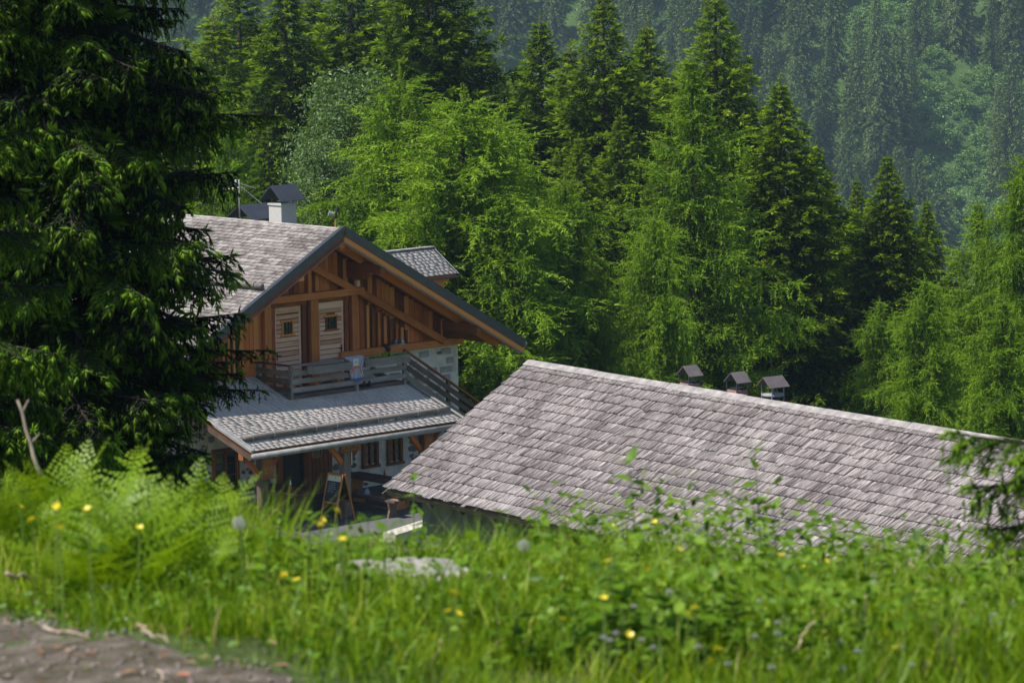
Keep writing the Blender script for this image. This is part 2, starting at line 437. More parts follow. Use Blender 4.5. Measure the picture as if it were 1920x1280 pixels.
# the gravel path: its edge runs from the left towards the camera
def path_edge(x): return 8.58 - 1.5*(x + 1.14) + 0.09*np.sin(x*9) + 0.06*np.sin(x*23 + 1) + 0.04*np.sin(x*51)
def path_sheet():
    xs = np.linspace(-9, 1.6, 170); t = np.linspace(0, 1, 30)
    V = []
    for x in xs:
        e = min(path_edge(x) if x > -3 else path_edge(-3.0), 11.0)
        for k in t: V.append((x, 1.0 + (e-1.0)*k, 0))
    V = np.array(V); V[:, 2] = ground_z(V[:, 0], V[:, 1]) + 0.006
    n = len(t)
    i = np.array([a*n + b for a in range(len(xs)-1) for b in range(n-1)])
    F = np.stack([i, i+n, i+n+1, i+1], 1)
    tag(link("gravel_path", np_mesh("gravel_path", V, F, M['gravel'], smooth=True)), kind="structure")
path_sheet()

# paved yard under and before the porch
yard = MB()
# ------------------------------------------------------------------ the lodge
YH = R(43.6)
HOUSE = Vector((-5.37, 100.70, 0.0))
Z0 = 7.2                                     # apex height above the yard
house = empty("alpine_lodge", HOUSE, YH)
tag(house, "stone and timber lodge with orange-brown gable, grey shingle roof and lean-to porch", "house")
def L(u, v, z): return Vector((u, -v, z + Z0))   # across the gable, out of the gable, height from apex
def hbox(m, u0, u1, v0, v1, z0, z1): return m.box(u0, u1, -v1, -v0, z0 + Z0, z1 + Z0)
def house_world(u, v, z): return HOUSE + Matrix.Rotation(YH, 3, 'Z') @ L(u, v, z)
TS = 0.553                                   # roof pitch
EU = 6.45
V1, V0 = 1.5, -9.5

wall = hbox(MB(), -5.36, 5.36, -9.2, 0.0, -7.2, -3.60).build("stone_wall", M['mortar'], house)

def blob_stone(seed):
    r = random.Random(seed); n = 7
    a0 = r.random()*6
    ring = [(math.cos(a0 + 2*math.pi*k/n)*r.uniform(0.75, 1.15), math.sin(a0 + 2*math.pi*k/n)*r.uniform(0.7, 1.1)) for k in range(n)]
    m = MB(); vs = [(x, 0.05, z) for x, z in ring] + [(x*0.88, -0.022, z*0.85) for x, z in ring] + [(0.1, -0.03, 0.1)]
    m.add(vs, [(k, (k+1) % n, n+(k+1) % n, n+k) for k in range(n)] + [(n+k, n+(k+1) % n, 2*n) for k in range(n)])
    return m.mesh("stone", M['stone'])
STONES = [blob_stone(k) for k in range(12)]
def lay_stones(parent, spots_fn, n, size, rnd, gap=0.9):
    got = []; tries = 0
    while len(got) < n and tries < n*40:
        tries += 1
        u, z, ok = spots_fn(rnd)
        if not ok: continue
        s = rnd.uniform(*size); sx = s*rnd.uniform(0.8, 1.7); sz = s*rnd.uniform(0.6, 0.95)
        if any(abs(u-a) < (sx+b)*gap and abs(z-c) < (sz+d)*gap for a, b, c, d in got): continue
        got.append((u, sx, z, sz))
        o = link("stone", STONES[rnd.randrange(12)], parent)
        o.location = L(u, 0.0, z); o.scale = (sx, 1, sz); o.rotation_euler = (0, rnd.uniform(-0.25, 0.25), 0)
rs = random.Random(5)
OPEN = [(-3.42, -2.48, -6.75, -5.45), (-1.35, 0.65, -7.2, -4.2), (1.62, 2.42, -6.85, -5.5), (2.52, 3.36, -6.85, -5.5)]
def low_spot(r):
    u, z = r.uniform(-4.9, 3.9), r.uniform(-7.1, -5.05)
    return u, z, not any(a-0.12 < u < b+0.12 and c-0.1 < z < d+0.1 for a, b, c, d in OPEN)
lay_stones(wall, low_spot, 205, (0.05, 0.16), rs, 0.66)
def up_spot(r): return r.uniform(2.5, 5.2), r.uniform(-5.6, -3.75), True
lay_stones(wall, up_spot, 9, (0.05, 0.10), rs, 1.5)
zr = -3.68                                    # squared blocks above, worn mortar between them
while zr > -5.6:
    hr_ = rs.uniform(0.15, 0.24); uu = 2.5 + rs.uniform(0, 0.3)
    while uu < 5.05:
        wr_ = rs.uniform(0.18, 0.5)
        if rs.random() < 0.72:
            o = beam("stone", L(uu+0.02, 0.0, zr-hr_/2 + rs.uniform(-0.02, 0.02)), L(uu+round(wr_, 1)-0.02, 0.0, zr-hr_/2), round(0.02 + rs.choice((0, 0.012, 0.02)), 3), round(hr_, 1)*0.85, M['ashlar'] if rs.random() < 0.93 else M['stone'], wall, (0, 1, 0))
        uu += wr_ + 0.05
    zr -= hr_ + 0.03
# gable: dark backing, upright planks
poly = [(-5.3, Z0-3.6), (5.3, Z0-3.6), (5.3, Z0-3.14), (0, Z0-0.21), (-5.3, Z0-3.14)]
gable = MB().prism(poly, 0.02, 0.12).build("gable_wall", M['larch_dark'], house)
u = -5.3
rp = random.Random(3)
GAPS = [(2.02, 3.42)]
while u < 5.25:
    w = rp.uniform(0.13, 0.20)
    c = u + w/2; top = -0.24 - TS*abs(c)
    z0 = -3.6 if c > 1.0 else -4.2
    if (-1.32 < c < -0.3) or (0.16 < c < 1.18) : z0 = -1.95
    if top - z0 > 0.1:
        if 2.02 < c < 3.42:                   # open slats: only above the rail of the brace
            zb = -2.22 - 0.58*(c-2.02) + 0.04
            if top > zb + 0.05: beam("plank", L(c, 0.03 + rp.uniform(0, 0.012), zb), L(c, 0.03, top), w-0.012, 0.03, M['larch_wood'], gable, (1, 0, 0))
        else:
            beam("plank", L(c, 0.03 + rp.uniform(0, 0.012), z0), L(c, 0.03, top), w-0.012, 0.03, M['larch_wood'], gable, (1, 0, 0))
    u += w
# opening with slats: dark recess, blue cloth, slats
rec = MB(); hbox(rec, 2.02, 3.42, -0.55, -0.5, -3.45, -2.1); rec.build("recess", M['dark'], gable)
hbox(MB(), 2.05, 2.52, -0.30, -0.28, -3.42, -2.75).build("hung_cloth", M['teal'], gable)
for k, uu in enumerate((2.04, 2.22, 2.44, 2.66, 2.88, 3.08, 3.27, 3.42)):
    beam("slat", L(uu, 0.05, -3.44), L(uu, 0.05, -2.26 - 0.58*(uu-2.02)), 0.085, 0.05, M['larch_wood'], gable, (1, 0, 0))
for k, uu in enumerate((-2.62, -2.80, -2.98)):
    beam("slat", L(uu, 0.075, -3.75), L(uu, 0.075, -2.5), 0.07, 0.04, M['larch_wood'], gable, (1, 0, 0))
    hbox(MB(), uu+0.05, uu+0.13, 0.045, 0.06, -3.7, -2.55).build("slot", M['dark'], gable)
# framing
def fr(name, a, b, w, h, mat='beam_wood', side=(0, 1, 0)): return beam(name, L(*a), L(*b), w, h, M[mat], gable, side)
fr("sill_beam", (0.95, 0.10, -3.52), (5.38, 0.10, -3.52), 0.24, 0.19)
fr("tie_beam", (-2.30, 0.24, -1.83), (1.72, 0.24, -1.83), 0.16, 0.19)
fr("brace", (1.50, 0.24, -1.80), (4.60, 0.24, -3.46), 0.15, 0.20)
fr("brace", (-0.32, 0.24, -0.92), (1.40, 0.24, -1.80), 0.14, 0.19)
fr("strut", (-0.17, 0.24, -0.75), (-0.17, 0.24, -1.74), 0.12, 0.12)
fr("post", (0.06, 0.14, -1.93), (0.06, 0.14, -4.2), 0.14, 0.27, side=(0, 1, 0))
fr("post", (1.46, 0.14, -1.93), (1.46, 0.14, -3.6), 0.14, 0.20)
fr("post", (-1.55, 0.14, -1.93), (-1.55, 0.14, -4.2), 0.14, 0.24)
fr("block", (1.55, 0.22, -1.72), (1.55, 0.22, -1.55), 0.12, 0.12, 'door_wood')

# two attic doors
def attic_door(u0, u1, hinge_right, wname):
    d = hbox(MB(), u0, u1, 0.035, 0.07, -4.2, -2.05).build("door", M['larch_dark'], house)
    z = -4.18; r = random.Random(int(u0*100)+400)
    wu0, wu1 = u0 + 0.30, u0 + 0.61
    wz0, wz1 = -2.79, -2.45
    while z < -2.3:
        h = r.uniform(0.10, 0.15); z1 = min(z+h, -2.22)
        if z1 > wz0 - 0.02 and z < wz1 + 0.02:
            for a, b in ((u0+0.06, wu0), (wu1, u1-0.06)):
                beam("plank", L(a, 0.082, (z+z1)/2), L(b, 0.082, (z+z1)/2), 0.025, z1-z-0.02, M['door_wood'], d, (0, 1, 0))
        else:
            beam("plank", L(u0+0.06, 0.082, (z+z1)/2), L(u1-0.06, 0.082, (z+z1)/2), 0.025, z1-z-0.02, M['door_wood'], d, (0, 1, 0))
        z = z1
    beam("top_rail", L(u0, 0.088, -2.14), L(u1, 0.088, -2.14), 0.035, 0.17, M['door_wood'], d, (0, 1, 0))
    for uu in (u0+0.03, u1-0.03): beam("stile", L(uu, 0.086, -4.2), L(uu, 0.086, -2.05), 0.06, 0.03, M['door_wood'], d, (1, 0, 0))
    hbox(MB(), wu0, wu1, 0.072, 0.078, wz0, wz1).build("pane", M['glass'], d)
    for a, b, c, e in ((wu0-0.09, wz1+0.02, wu1+0.09, wz1+0.02), (wu0-0.09, wz0-0.02, wu1+0.09, wz0-0.02)):
        beam("window_trim", L(a, 0.105, b), L(c, 0.105, e), 0.04, 0.055, M['larch_wood'], d, (0, 1, 0))
    for a in (wu0-0.02, wu1+0.02): beam("window_trim", L(a, 0.10, wz0), L(a, 0.10, wz1), 0.045, 0.04, M['larch_wood'], d, (1, 0, 0))
    for a in (wu0+0.10, wu0+0.21): beam("bar", L(a, 0.095, wz0), L(a, 0.095, wz1), 0.014, 0.014, M['black'], d)
    for a in (wz0+0.12, wz0+0.23): beam("bar", L(wu0, 0.098, a), L(wu1, 0.098, a), 0.014, 0.014, M['black'], d)
    hu = u1-0.09 if hinge_right else u0+0.07
    hd = MB(); hbox(hd, hu-0.018, hu+0.018, 0.09, 0.11, -3.45, -3.22); s = -1 if hinge_right else 1
    hbox(hd, min(hu, hu+s*0.12), max(hu, hu+s*0.12), 0.13, 0.15, -3.335, -3.31); hbox(hd, hu-0.01, hu+0.01, 0.11, 0.15, -3.335, -3.31)
    hd.build("handle", M['black'], d)
    for uu in (u0-0.075, u1+0.075): beam("jamb", L(uu, 0.10, -4.2), L(uu, 0.10, -1.95), 0.13, 0.12, M['larch_wood'], d, (1, 0, 0))
    beam("lintel", L(u0-0.14, 0.115, -1.99), L(u1+0.14, 0.115, -1.99), 0.13, 0.11, M['larch_wood'], d, (0, 1, 0))
    return d
attic_door(-1.26, -0.35, False, 'a'); attic_door(0.25, 1.14, True, 'b')

# purlins and rafters that carry the verge
def purlin(u, ztop, name="purlin", w=0.2, h=0.22, mat='larch_dark', corbel=True):
    p = beam(name, L(u, 0.0, ztop-h/2), L(u, 1.42, ztop-h/2), w, h, M[mat], house, (1, 0, 0))
    if corbel:
        c = MB(); pr = [(-0.0, 0), (0.98, 0), (0.90, -0.09), (0.78, -0.12), (0.66, -0.20), (0.0, -0.20)]
        c.add([(u - w/2 + 0.01, -a, ztop - h + b + Z0) for a, b in pr] + [(u + w/2 - 0.01, -a, ztop - h + b + Z0) for a, b in pr],
              [tuple(range(6)), tuple(range(11, 5, -1))] + [(i, i+6, (i+1) % 6+6, (i+1) % 6) for i in range(6)])
        cc = c.build("corbel", M[mat], house)
    return p
purlin(0.0, -0.30, w=0.18, corbel=False, mat='larch_wood')
purlin(1.42, -1.02, h=0.26); purlin(-1.42, -1.02, h=0.22, corbel=False, mat='larch_wood')
purlin(4.86, -2.93, h=0.26); purlin(-4.86, -2.93, h=0.26)
for sgn in (1, -1):
    for k, v in enumerate((1.28, 0.62)):
        beam("rafter", L(sgn*0.05, v, -0.26), L(sgn*6.25, v, -0.26 - TS*6.2), 0.13, 0.16, M['larch_wood'], house, (0, 1, 0))

# main roof: two slopes, each in its own frame (x along the ridge, y up the slope)
cs, sn = math.cos(math.atan(TS)), math.sin(math.atan(TS))
SLEN = EU/cs
def slope_frame(eave, xdir, updir):
    z = xdir.cross(updir)
    return Matrix(((xdir.x, updir.x, z.x, eave.x), (xdir.y, updir.y, z.y, eave.y), (xdir.z, updir.z, z.z, eave.z), (0, 0, 0, 1)))
RX = V1 - V0
roofL = MB().box(0, RX, 0, SLEN, -0.14, -0.035).build("roof", M['larch_wood'], house)
roofL.matrix_local = slope_frame(L(-EU, V0, -TS*EU), Vector((0, -1, 0)), Vector((cs, 0, sn)))
zc = Vector((0, -1, 0)).cross(Vector((cs, 0, sn)))
if zc.z < 0:
    roofL.matrix_local = slope_frame(L(-EU, V1, -TS*EU), Vector((0, 1, 0)), Vector((cs, 0, sn)))
roofR = MB().box(0, RX, 0, SLEN, -0.14, -0.035).build("roof", M['larch_wood'], house)
roofR.matrix_local = slope_frame(L(EU, V1, -TS*EU), Vector((0, 1, 0)), Vector((-cs, 0, sn)))

# shingles: individual pieces where they show largest, the rest joined
_sh = {}
def shingle_mesh(w, ln, th, lift, tone, mat):
    key = (round(w, 2), round(ln, 2), round(tone, 1), mat.name)
    if key not in _sh:
        V, F = shingle_geo(np.array([0.0]), np.array([0.0]), np.array([w]), np.array([ln]), th, np.array([lift]))
        _sh[key] = np_mesh("shingle", V, F, mat, np.full(len(F), tone))
    return _sh[key]
def shingle_geo(x, y, w, ln, th, lift):
    """boxes: x,y = lower left corner, butt end lifted, top end tucked under"""
    n = len(x)
    a, b, c, d = x, x+w, y, y+ln
    P = np.zeros((n, 8, 3))
    for k, (px, py, pz) in enumerate(((a, c, lift), (b, c, lift), (b, d, 0*lift), (a, d, 0*lift), (a, c, lift+th), (b, c, lift+th), (b, d, 0*lift+th), (a, d, 0*lift+th))):
        P[:, k, 0] = px; P[:, k, 1] = py; P[:, k, 2] = pz
    Fq = np.array([(4, 5, 6, 7), (0, 1, 5, 4), (1, 2, 6, 5), (3, 0, 4, 7), (0, 3, 2, 1)])
    F = (np.arange(n)[:, None, None]*8 + Fq[None]).reshape(-1, 4)
    return P.reshape(-1, 3), F
def shingles(roof, x0, x1, y0, y1, expo, wr, th, lift, mat, pick, seed, jit=0.012, ragged=0.0, split=0.0):
    r = np.random.default_rng(seed)
    XS, YS, W, LN, T, LF = [], [], [], [], [], []
    y = y0; row = 0
    while y < y1 - 0.02:
        x = x0 - r.uniform(0, wr[0])
        sag = 0
        while x < x1:
            if split and r.random() < split: x += r.uniform(0.008, 0.025)
            w = r.uniform(*wr)
            if r.random() < 0.12: w *= 1.6
            xx = max(x, x0); ww = min(x + w, x1) - xx
            if ww > 0.02:
                gp_ = 0.003 if expo > 0.2 else (0.0 if mat is M['shingle_pale'] else 0.002)
                XS.append(xx + gp_/2); W.append(max(ww - gp_, 0.01)); YS.append(y + r.normal(0, jit) - (abs(r.normal(0, ragged)) if r.random() < 0.1 else 0))
                LN.append(min(expo*1.75, y1 - y + 0.02)); T.append(np.clip(r.normal(0.5, 0.27), 0, 1)); LF.append(lift + abs(r.normal(0, 0.0 if mat is M['shingle_pale'] else (0.0015 if expo < 0.2 else 0.006))))
            x += w
        y += expo; row += 1
    A = [np.array(q) for q in (XS, YS, W, LN, T, LF)]
    idx = pick(A[0] + A[2]/2, A[1])
    chosen = np.zeros(len(A[0]), bool); chosen[idx] = True
    for i in np.nonzero(chosen)[0]:
        wq = max(round(A[2][i]/0.03)*0.03, 0.03)
        o = link("shingle", shingle_mesh(wq, expo*1.75, th, lift, A[4][i], mat), roof)
        o.location = (A[0][i], A[1][i], 0); o.scale = (A[2][i]/wq, A[3][i]/(expo*1.75), A[5][i]/lift if lift else 1)
    k = ~chosen
    V, F = shingle_geo(A[0][k], A[1][k], A[2][k], A[3][k], th, A[5][k])
    o = link("shingles", np_mesh("shingles", V, F, mat, np.repeat(A[4][k], 5)), roof)
    o["kind"] = "stuff"
    return o
def nearest(n, x, y):
    return lambda X, Y: np.argsort((X-x)**2 + (Y-y)**2)[:n]
shingles(roofL, 0, RX, 0.0, SLEN - 0.06, 0.135, (0.13, 0.27), 0.018, 0.034, M['shingle_small'], nearest(150, RX-1.6, SLEN-2.2), 21, 0.005)
shingles(roofR, 0, RX, 0.0, SLEN - 0.06, 0.135, (0.13, 0.27), 0.016, 0.022, M['shingle_small'], nearest(0, 0, 0), 22)
# ridge boards
for sgn in (1, -1):
    beam("ridge_board", L(sgn*0.11, V1+0.03, 0.025 - TS*0.11), L(sgn*0.11, V0, 0.025 - TS*0.11), 0.25, 0.025, M['ridge_board'], house, (sgn*cs, 0, -sn))
# verge: dark sheet metal, timber board, grey strip
for sgn in (1, -1):
    a = lambda off, v: (L(sgn*0.0, v, 0.03 + off), L(sgn*EU, v, 0.03 + off - TS*EU))
    nside = (sgn*sn, 0, cs)
    p0, p1 = a(-0.075, V1 + 0.02); beam("verge_flashing", p0, p1, 0.22, 0.03, M['metal_dark'], house, nside)
    p0, p1 = a(0.045, V1 - 0.03); beam("verge_cap", p0, p1, 0.03, 0.14, M['metal_dark'], house, nside)
    p0, p1 = a(-0.26, V1 - 0.012); beam("verge_board", p0, p1, 0.14, 0.03, M['larch_wood'], house, nside)
    p0, p1 = a(-0.345, V1 - 0.05); beam("verge_batten", p0, p1, 0.06, 0.07, M['grey_wood'], house, nside)
    # eave gutter
    g = MB(); g.tube([L(sgn*(EU+0.07), V1-0.02, -TS*EU-0.06), L(sgn*(EU+0.07), V0, -TS*EU-0.06)], 0.07, 10); g.build("gutter", M['metal_grey'], house, True)
# snow log on the left slope
def snow_log(parent, a, b, r, nbr, nrm, down, mat='brown_grey'):
    lg = MB(); n = 14
    pts = [Vector(a).lerp(Vector(b), k/n) + Vector(nrm)*random.uniform(-0.006, 0.006) for k in range(n+1)]
    lg.tube(pts, [r*random.uniform(0.94, 1.05) for _ in pts], 10); o = lg.build("snow_log", M['grey_wood'], parent, True)
    for k in range(nbr):
        c = Vector(a).lerp(Vector(b), (k+0.35)/nbr)
        ax = (Vector(b)-Vector(a)).normalized()
        m = MB(); ring = []
        nn, dd = Vector(nrm).normalized(), Vector(down).normalized()
        pts = [c + (nn*math.cos(t) + dd*math.sin(t))*(r+0.012) for t in np.linspace(-0.6, 3.3, 9)] + [c + dd*(r+0.02) - nn*(r+0.03)]
        m.tube(pts, 0.014, 5); m.build("log_bracket", M['metal_grey'], o, True)
    return o
nL = Vector((-sn, 0, cs)); dL = Vector((-cs, 0, -sn))
snow_log(house, L(-2.56, 1.28, -TS*2.56) + nL*0.16, L(-2.56, -8.8, -TS*2.56) + nL*0.16, 0.085, 14, nL, dL)

# chimneys
def cap(parent, u0, u1, vc, half, zr, ze, mat, name="chimney_cap"):
    m = MB()
    for s in (1, -1):
        q = [L(u0, vc, zr), L(u1, vc, zr), L(u1, vc + s*half, ze), L(u0, vc + s*half, ze)]
        if s < 0: q = [q[1], q[0], q[3], q[2]]
        m.slab(q, 0.02)
    return m.build(name, mat, parent)
ch = hbox(MB(), 0.22, 0.74, -1.78, -1.27, -0.6, 0.45).build("chimney", M['plaster'], house)
hbox(MB(), 0.19, 0.77, -1.81, -1.24, 0.45, 0.50).build("chimney_crown", M['plaster'], ch)
for uu in (0.28, 0.68):
    for vv in (-1.72, -1.33): beam("cap_leg", L(uu, vv, 0.50), L(uu, vv, 0.70), 0.03, 0.03, M['metal_dark'], ch)
cap(ch, 0.06, 0.92, -1.53, 0.46, 0.98, 0.58, M['metal_dark'])
ch2 = hbox(MB(), 0.55, 1.25, -3.65, -2.95, -1.0, -0.15).build("chimney", M['plaster'], house)
for uu in (0.62, 1.18):
    for vv in (-3.58, -3.02): beam("cap_leg", L(uu, vv, -0.15), L(uu, vv, 0.05), 0.03, 0.03, M['metal_dark'], ch2)
cap(ch2, 0.42, 1.45, -3.30, 0.55, 0.34, -0.03, M['metal_dark'])
# aerial
an = MB().tube([L(0.05, -2.8, -0.1), L(0.05, -2.8, 1.08)], 0.022, 8).build("aerial", M['metal_grey'], house, True)
for k in range(9):
    t = k/8
    c = Vector(L(0.10 + 0.35*t, -2.72 + 0.25*t, 0.88 - 0.40*t)); h = 0.22 - 0.1*t
    MB().tube([c + Vector((-0.6, -0.8, 0))*h*0.8, c + Vector((0.6, 0.8, 0))*h*0.8], 0.008, 5).build("aerial_rod", M['metal_grey'], an)
MB().tube([L(0.05, -2.8, 0.92), L(0.48, -2.45, 0.46)], 0.012, 5).build("aerial_boom", M['metal_grey'], an)
MB().tube([L(0.05, -2.8, 0.86), L(-0.25, -3.0, 0.82)], 0.028, 6).build("aerial_dipole", M['cream'], an)
for s in (-1, 1): MB().tube([L(0.05, -2.8, 0.98), L(0.05 + s*0.36, -2.8 + s*0.28, 0.83)], 0.010, 5).build("aerial_rod", M['metal_grey'], an)
MB().tube([L(-0.03, -2.85, 0.98), L(-0.03, -2.85, 1.08)], 0.035, 8).build("aerial_amplifier", M['white'], an)
# lamp on a stick at the ridge end
lp = MB().tube([L(0.05, 1.1, 0.0), L(0.055, 1.12, 0.26)], 0.022, 6).build("roof_lamp", M['orange_wood'], house)
MB().tube([L(0.055, 1.12, 0.26), L(0.06, 1.14, 0.42)], 0.03, 6).build("lamp_stem", M['black'], lp)
MB().tube([L(0.03, 1.08, 0.36), L(-0.08, 1.0, 0.40)], [0.06, 0.075], 8).build("lamp_head", M['metal_grey'], lp)
MB().tube([L(0.06, 1.16, 0.44), L(0.08, 1.2, 0.56)], [0.06, 0.04], 8).build("lamp_sensor", M['black'], lp)

# dormer on the far slope
DU, DV, DZ = 0.36, -1.42, -0.055
def DL(u, v, z): return L(u + DU, v + DV, z + DZ)
dr = MB().prism([(3.1+DU, Z0-1.82+DZ), (5.15+DU, Z0-1.82+DZ), (5.15+DU, Z0-3.2), (5.0+DU, Z0-3.2)], -0.75-DV, 0.75-DV).build("dormer", M['larch_wood'], house)
MB().add([DL(5.13, 0.95, -1.80), DL(5.13, -0.95, -1.80), DL(5.13, 0, -1.22), DL(5.05, 0.95, -1.80), DL(5.05, -0.95, -1.80), DL(5.05, 0, -1.22)], [(0, 2, 1), (3, 4, 5), (0, 1, 4, 3), (1, 2, 5, 4), (2, 0, 3, 5)]).build("dormer_gable", M['larch_wood'], dr)
dsl = math.hypot(1.02, 0.66)
for s in (1, -1):
    rd = MB().box(0, 3.1, 0, dsl, -0.09, -0.03).build("dormer_roof", M['larch_wood'], house)
    upd = Vector((0, s*1.02, 0.66)).normalized()
    xd = Vector((1, 0, 0))*(1 if Vector((1, 0, 0)).cross(upd).z > 0 else -1)
    rd.matrix_local = slope_frame(DL(2.3 if xd.x > 0 else 5.40, s*1.02, -1.72), xd, upd)
    shingles(rd, 0, 3.1, 0, dsl-0.06, 0.13, (0.12, 0.22), 0.014, 0.024, M['shingle_pale'], nearest(0, 0, 0), 31+s, 0.001)
    beam("dormer_verge", DL(5.42, 0, -1.06), DL(5.42, s*1.04, -1.74), 0.1, 0.03, M['metal_dark'], dr, (0, 0, 1))
    beam("dormer_eave", DL(2.9, s*1.05, -1.78), DL(5.44, s*1.05, -1.78), 0.06, 0.05, M['metal_dark'], dr)
    beam("dormer_rafter", DL(5.2, s*0.86, -1.86), DL(3.4, s*0.86, -1.86), 0.08, 0.09, M['larch_wood'], dr)
beam("dormer_ridge", DL(2.0, 0, -1.03), DL(5.42, 0, -1.03), 0.22, 0.03, M['ridge_board'], dr, (0, 1, 0))

# balcony
bal = hbox(MB(), -1.86, 2.16, 0.12, 1.40, -4.36, -4.24).build("balcony", M['grey_wood'], house)
for k in range(7):
    v = 0.2 + k*0.18
    beam("floor_board", L(-1.86, v, -4.225), L(2.16, v, -4.225), 0.165, 0.03, M['grey_wood'], bal, (0, 1, 0))
beam("floor_edge", L(-1.90, 1.42, -4.31), L(2.18, 1.42, -4.31), 0.04, 0.16, M['brown_grey'], bal, (0, 1, 0))
for (uu, vv) in ((-1.82, 1.40), (0.42, 1.40), (2.12, 1.40), (-1.82, 0.12)):
    beam("rail_post", L(uu, vv, -4.42), L(uu, vv, -3.42), 0.10, 0.10, M['grey_wood'], bal)
for z, h in ((-3.62, 0.14), (-3.83, 0.13), (-4.05, 0.13)):
    beam("rail_board", L(-1.86, 1.46, z), L(2.16, 1.46, z), 0.035, h, M['grey_wood'], bal, (0, 1, 0))
    beam("rail_board", L(-1.87, 1.42, z), L(-1.87, 0.05, z), 0.035, h, M['brown_grey'], bal, (1, 0, 0))
beam("hand_rail", L(-1.90, 1.42, -3.415), L(0.65, 1.42, -3.415), 0.14, 0.035, M['grey_wood'], bal, (0, 1, 0))
beam("hand_rail", L(-1.86, 1.42, -3.415), L(-1.86, 0.05, -3.415), 0.14, 0.035, M['brown_grey'], bal, (1, 0, 0))
for (a, b, pl) in ((-1.35, -0.02, False), (0.64, 2.02, True)):
    pb = empty("planter_box", L(0, 0, 0), 0, house)
    pb.location = (0, 0, 0)
    for v in (1.50, 1.74): beam("side", L(a, v, -3.55), L(b, v, -3.55), 0.03, 0.21, M['grey_wood'], pb, (0, 1, 0))
    for uu in (a+0.015, b-0.015): beam("end", L(uu, 1.515, -3.55), L(uu, 1.725, -3.55), 0.03, 0.20, M['grey_wood'], pb, (1, 0, 0))
    hbox(MB(), a+0.03, b-0.03, 1.52, 1.72, -3.62, -3.47).build("soil", M['bark'], pb)
    if pl:
        P, Fq = [], []
        for k in range(240):
            c = Vector(L(random.uniform(a+0.1, b-0.1), random.uniform(1.52, 1.74), -3.46))
            ang = random.uniform(0, 6.28); ln = random.uniform(0.03, 0.08) + (0.08 if abs(c.x-1.28) < 0.12 else 0)
            d = Vector((math.cos(ang)*0.5, math.sin(ang)*0.5, 1)).normalized()*ln; s_ = Vector((-math.sin(ang), math.cos(ang), 0))*0.018
            i = len(P); P += [c, c + d*0.6 + s_, c + d, c + d*0.6 - s_]; Fq.append((i, i+1, i+2, i+3))
        o = link("planter_greens", np_mesh("planter_greens", [tuple(p) for p in P], Fq, M['grass'], np.random.default_rng(1).uniform(0.3, 0.9, len(Fq))), pb)
        o["kind"] = "stuff"

ck = MB(); ck.add([L(-1.89, 0.02, -3.90), L(-1.89, 1.40, -4.40), L(-1.89, 0.02, -4.40), L(-1.94, 0.02, -3.90), L(-1.94, 1.40, -4.40), L(-1.94, 0.02, -4.40)], [(0, 1, 2), (5, 4, 3), (0, 3, 4, 1), (1, 4, 5, 2), (2, 5, 3, 0)])
ck.build("balcony_cheek", M['brown_grey'], bal)

# outside stair from the balcony, to the right along the wall
st = empty("stair", (0, 0, 0), 0, house)
sl = 0.632
zs = lambda u: -4.30 - sl*(u - 2.16)
for vv in (0.42, 1.38): beam("stringer", L(2.16, vv, zs(2.16)-0.05), L(6.55, vv, zs(6.55)-0.05), 0.05, 0.24, M['brown_grey'], st, (0, 1, 0))
for k in range(14):
    uu = 2.3 + k*0.30; beam("tread", L(uu, 0.42, zs(uu)+0.02), L(uu, 1.38, zs(uu)+0.02), 0.27, 0.04, M['brown_grey'], st, (1, 0, 0))
for uu in (3.66, 5.1, 6.4): beam("rail_post", L(uu, 1.42, zs(uu)-0.1), L(uu, 1.42, zs(uu)+0.9), 0.09, 0.09, M['brown_grey'], st)
for off, h in ((0.68, 0.13), (0.45, 0.13), (0.20, 0.13)):
    beam("rail_board", L(2.14, 1.48, zs(2.14)+off), L(6.45, 1.48, zs(6.45)+off), 0.035, h, M['brown_grey'], st, (0, 1, 0))
beam("hand_rail", L(2.10, 1.43, zs(2.10)+0.90), L(6.45, 1.43, zs(6.45)+0.90), 0.12, 0.04, M['larch_dark'], st, (0, 1, 0))

# lean-to porch roof
LS = 0.357
lc, lsn = math.cos(math.atan(LS)), math.sin(math.atan(LS))
LL = 3.59/lc
zl = lambda v: -3.80 - LS*v
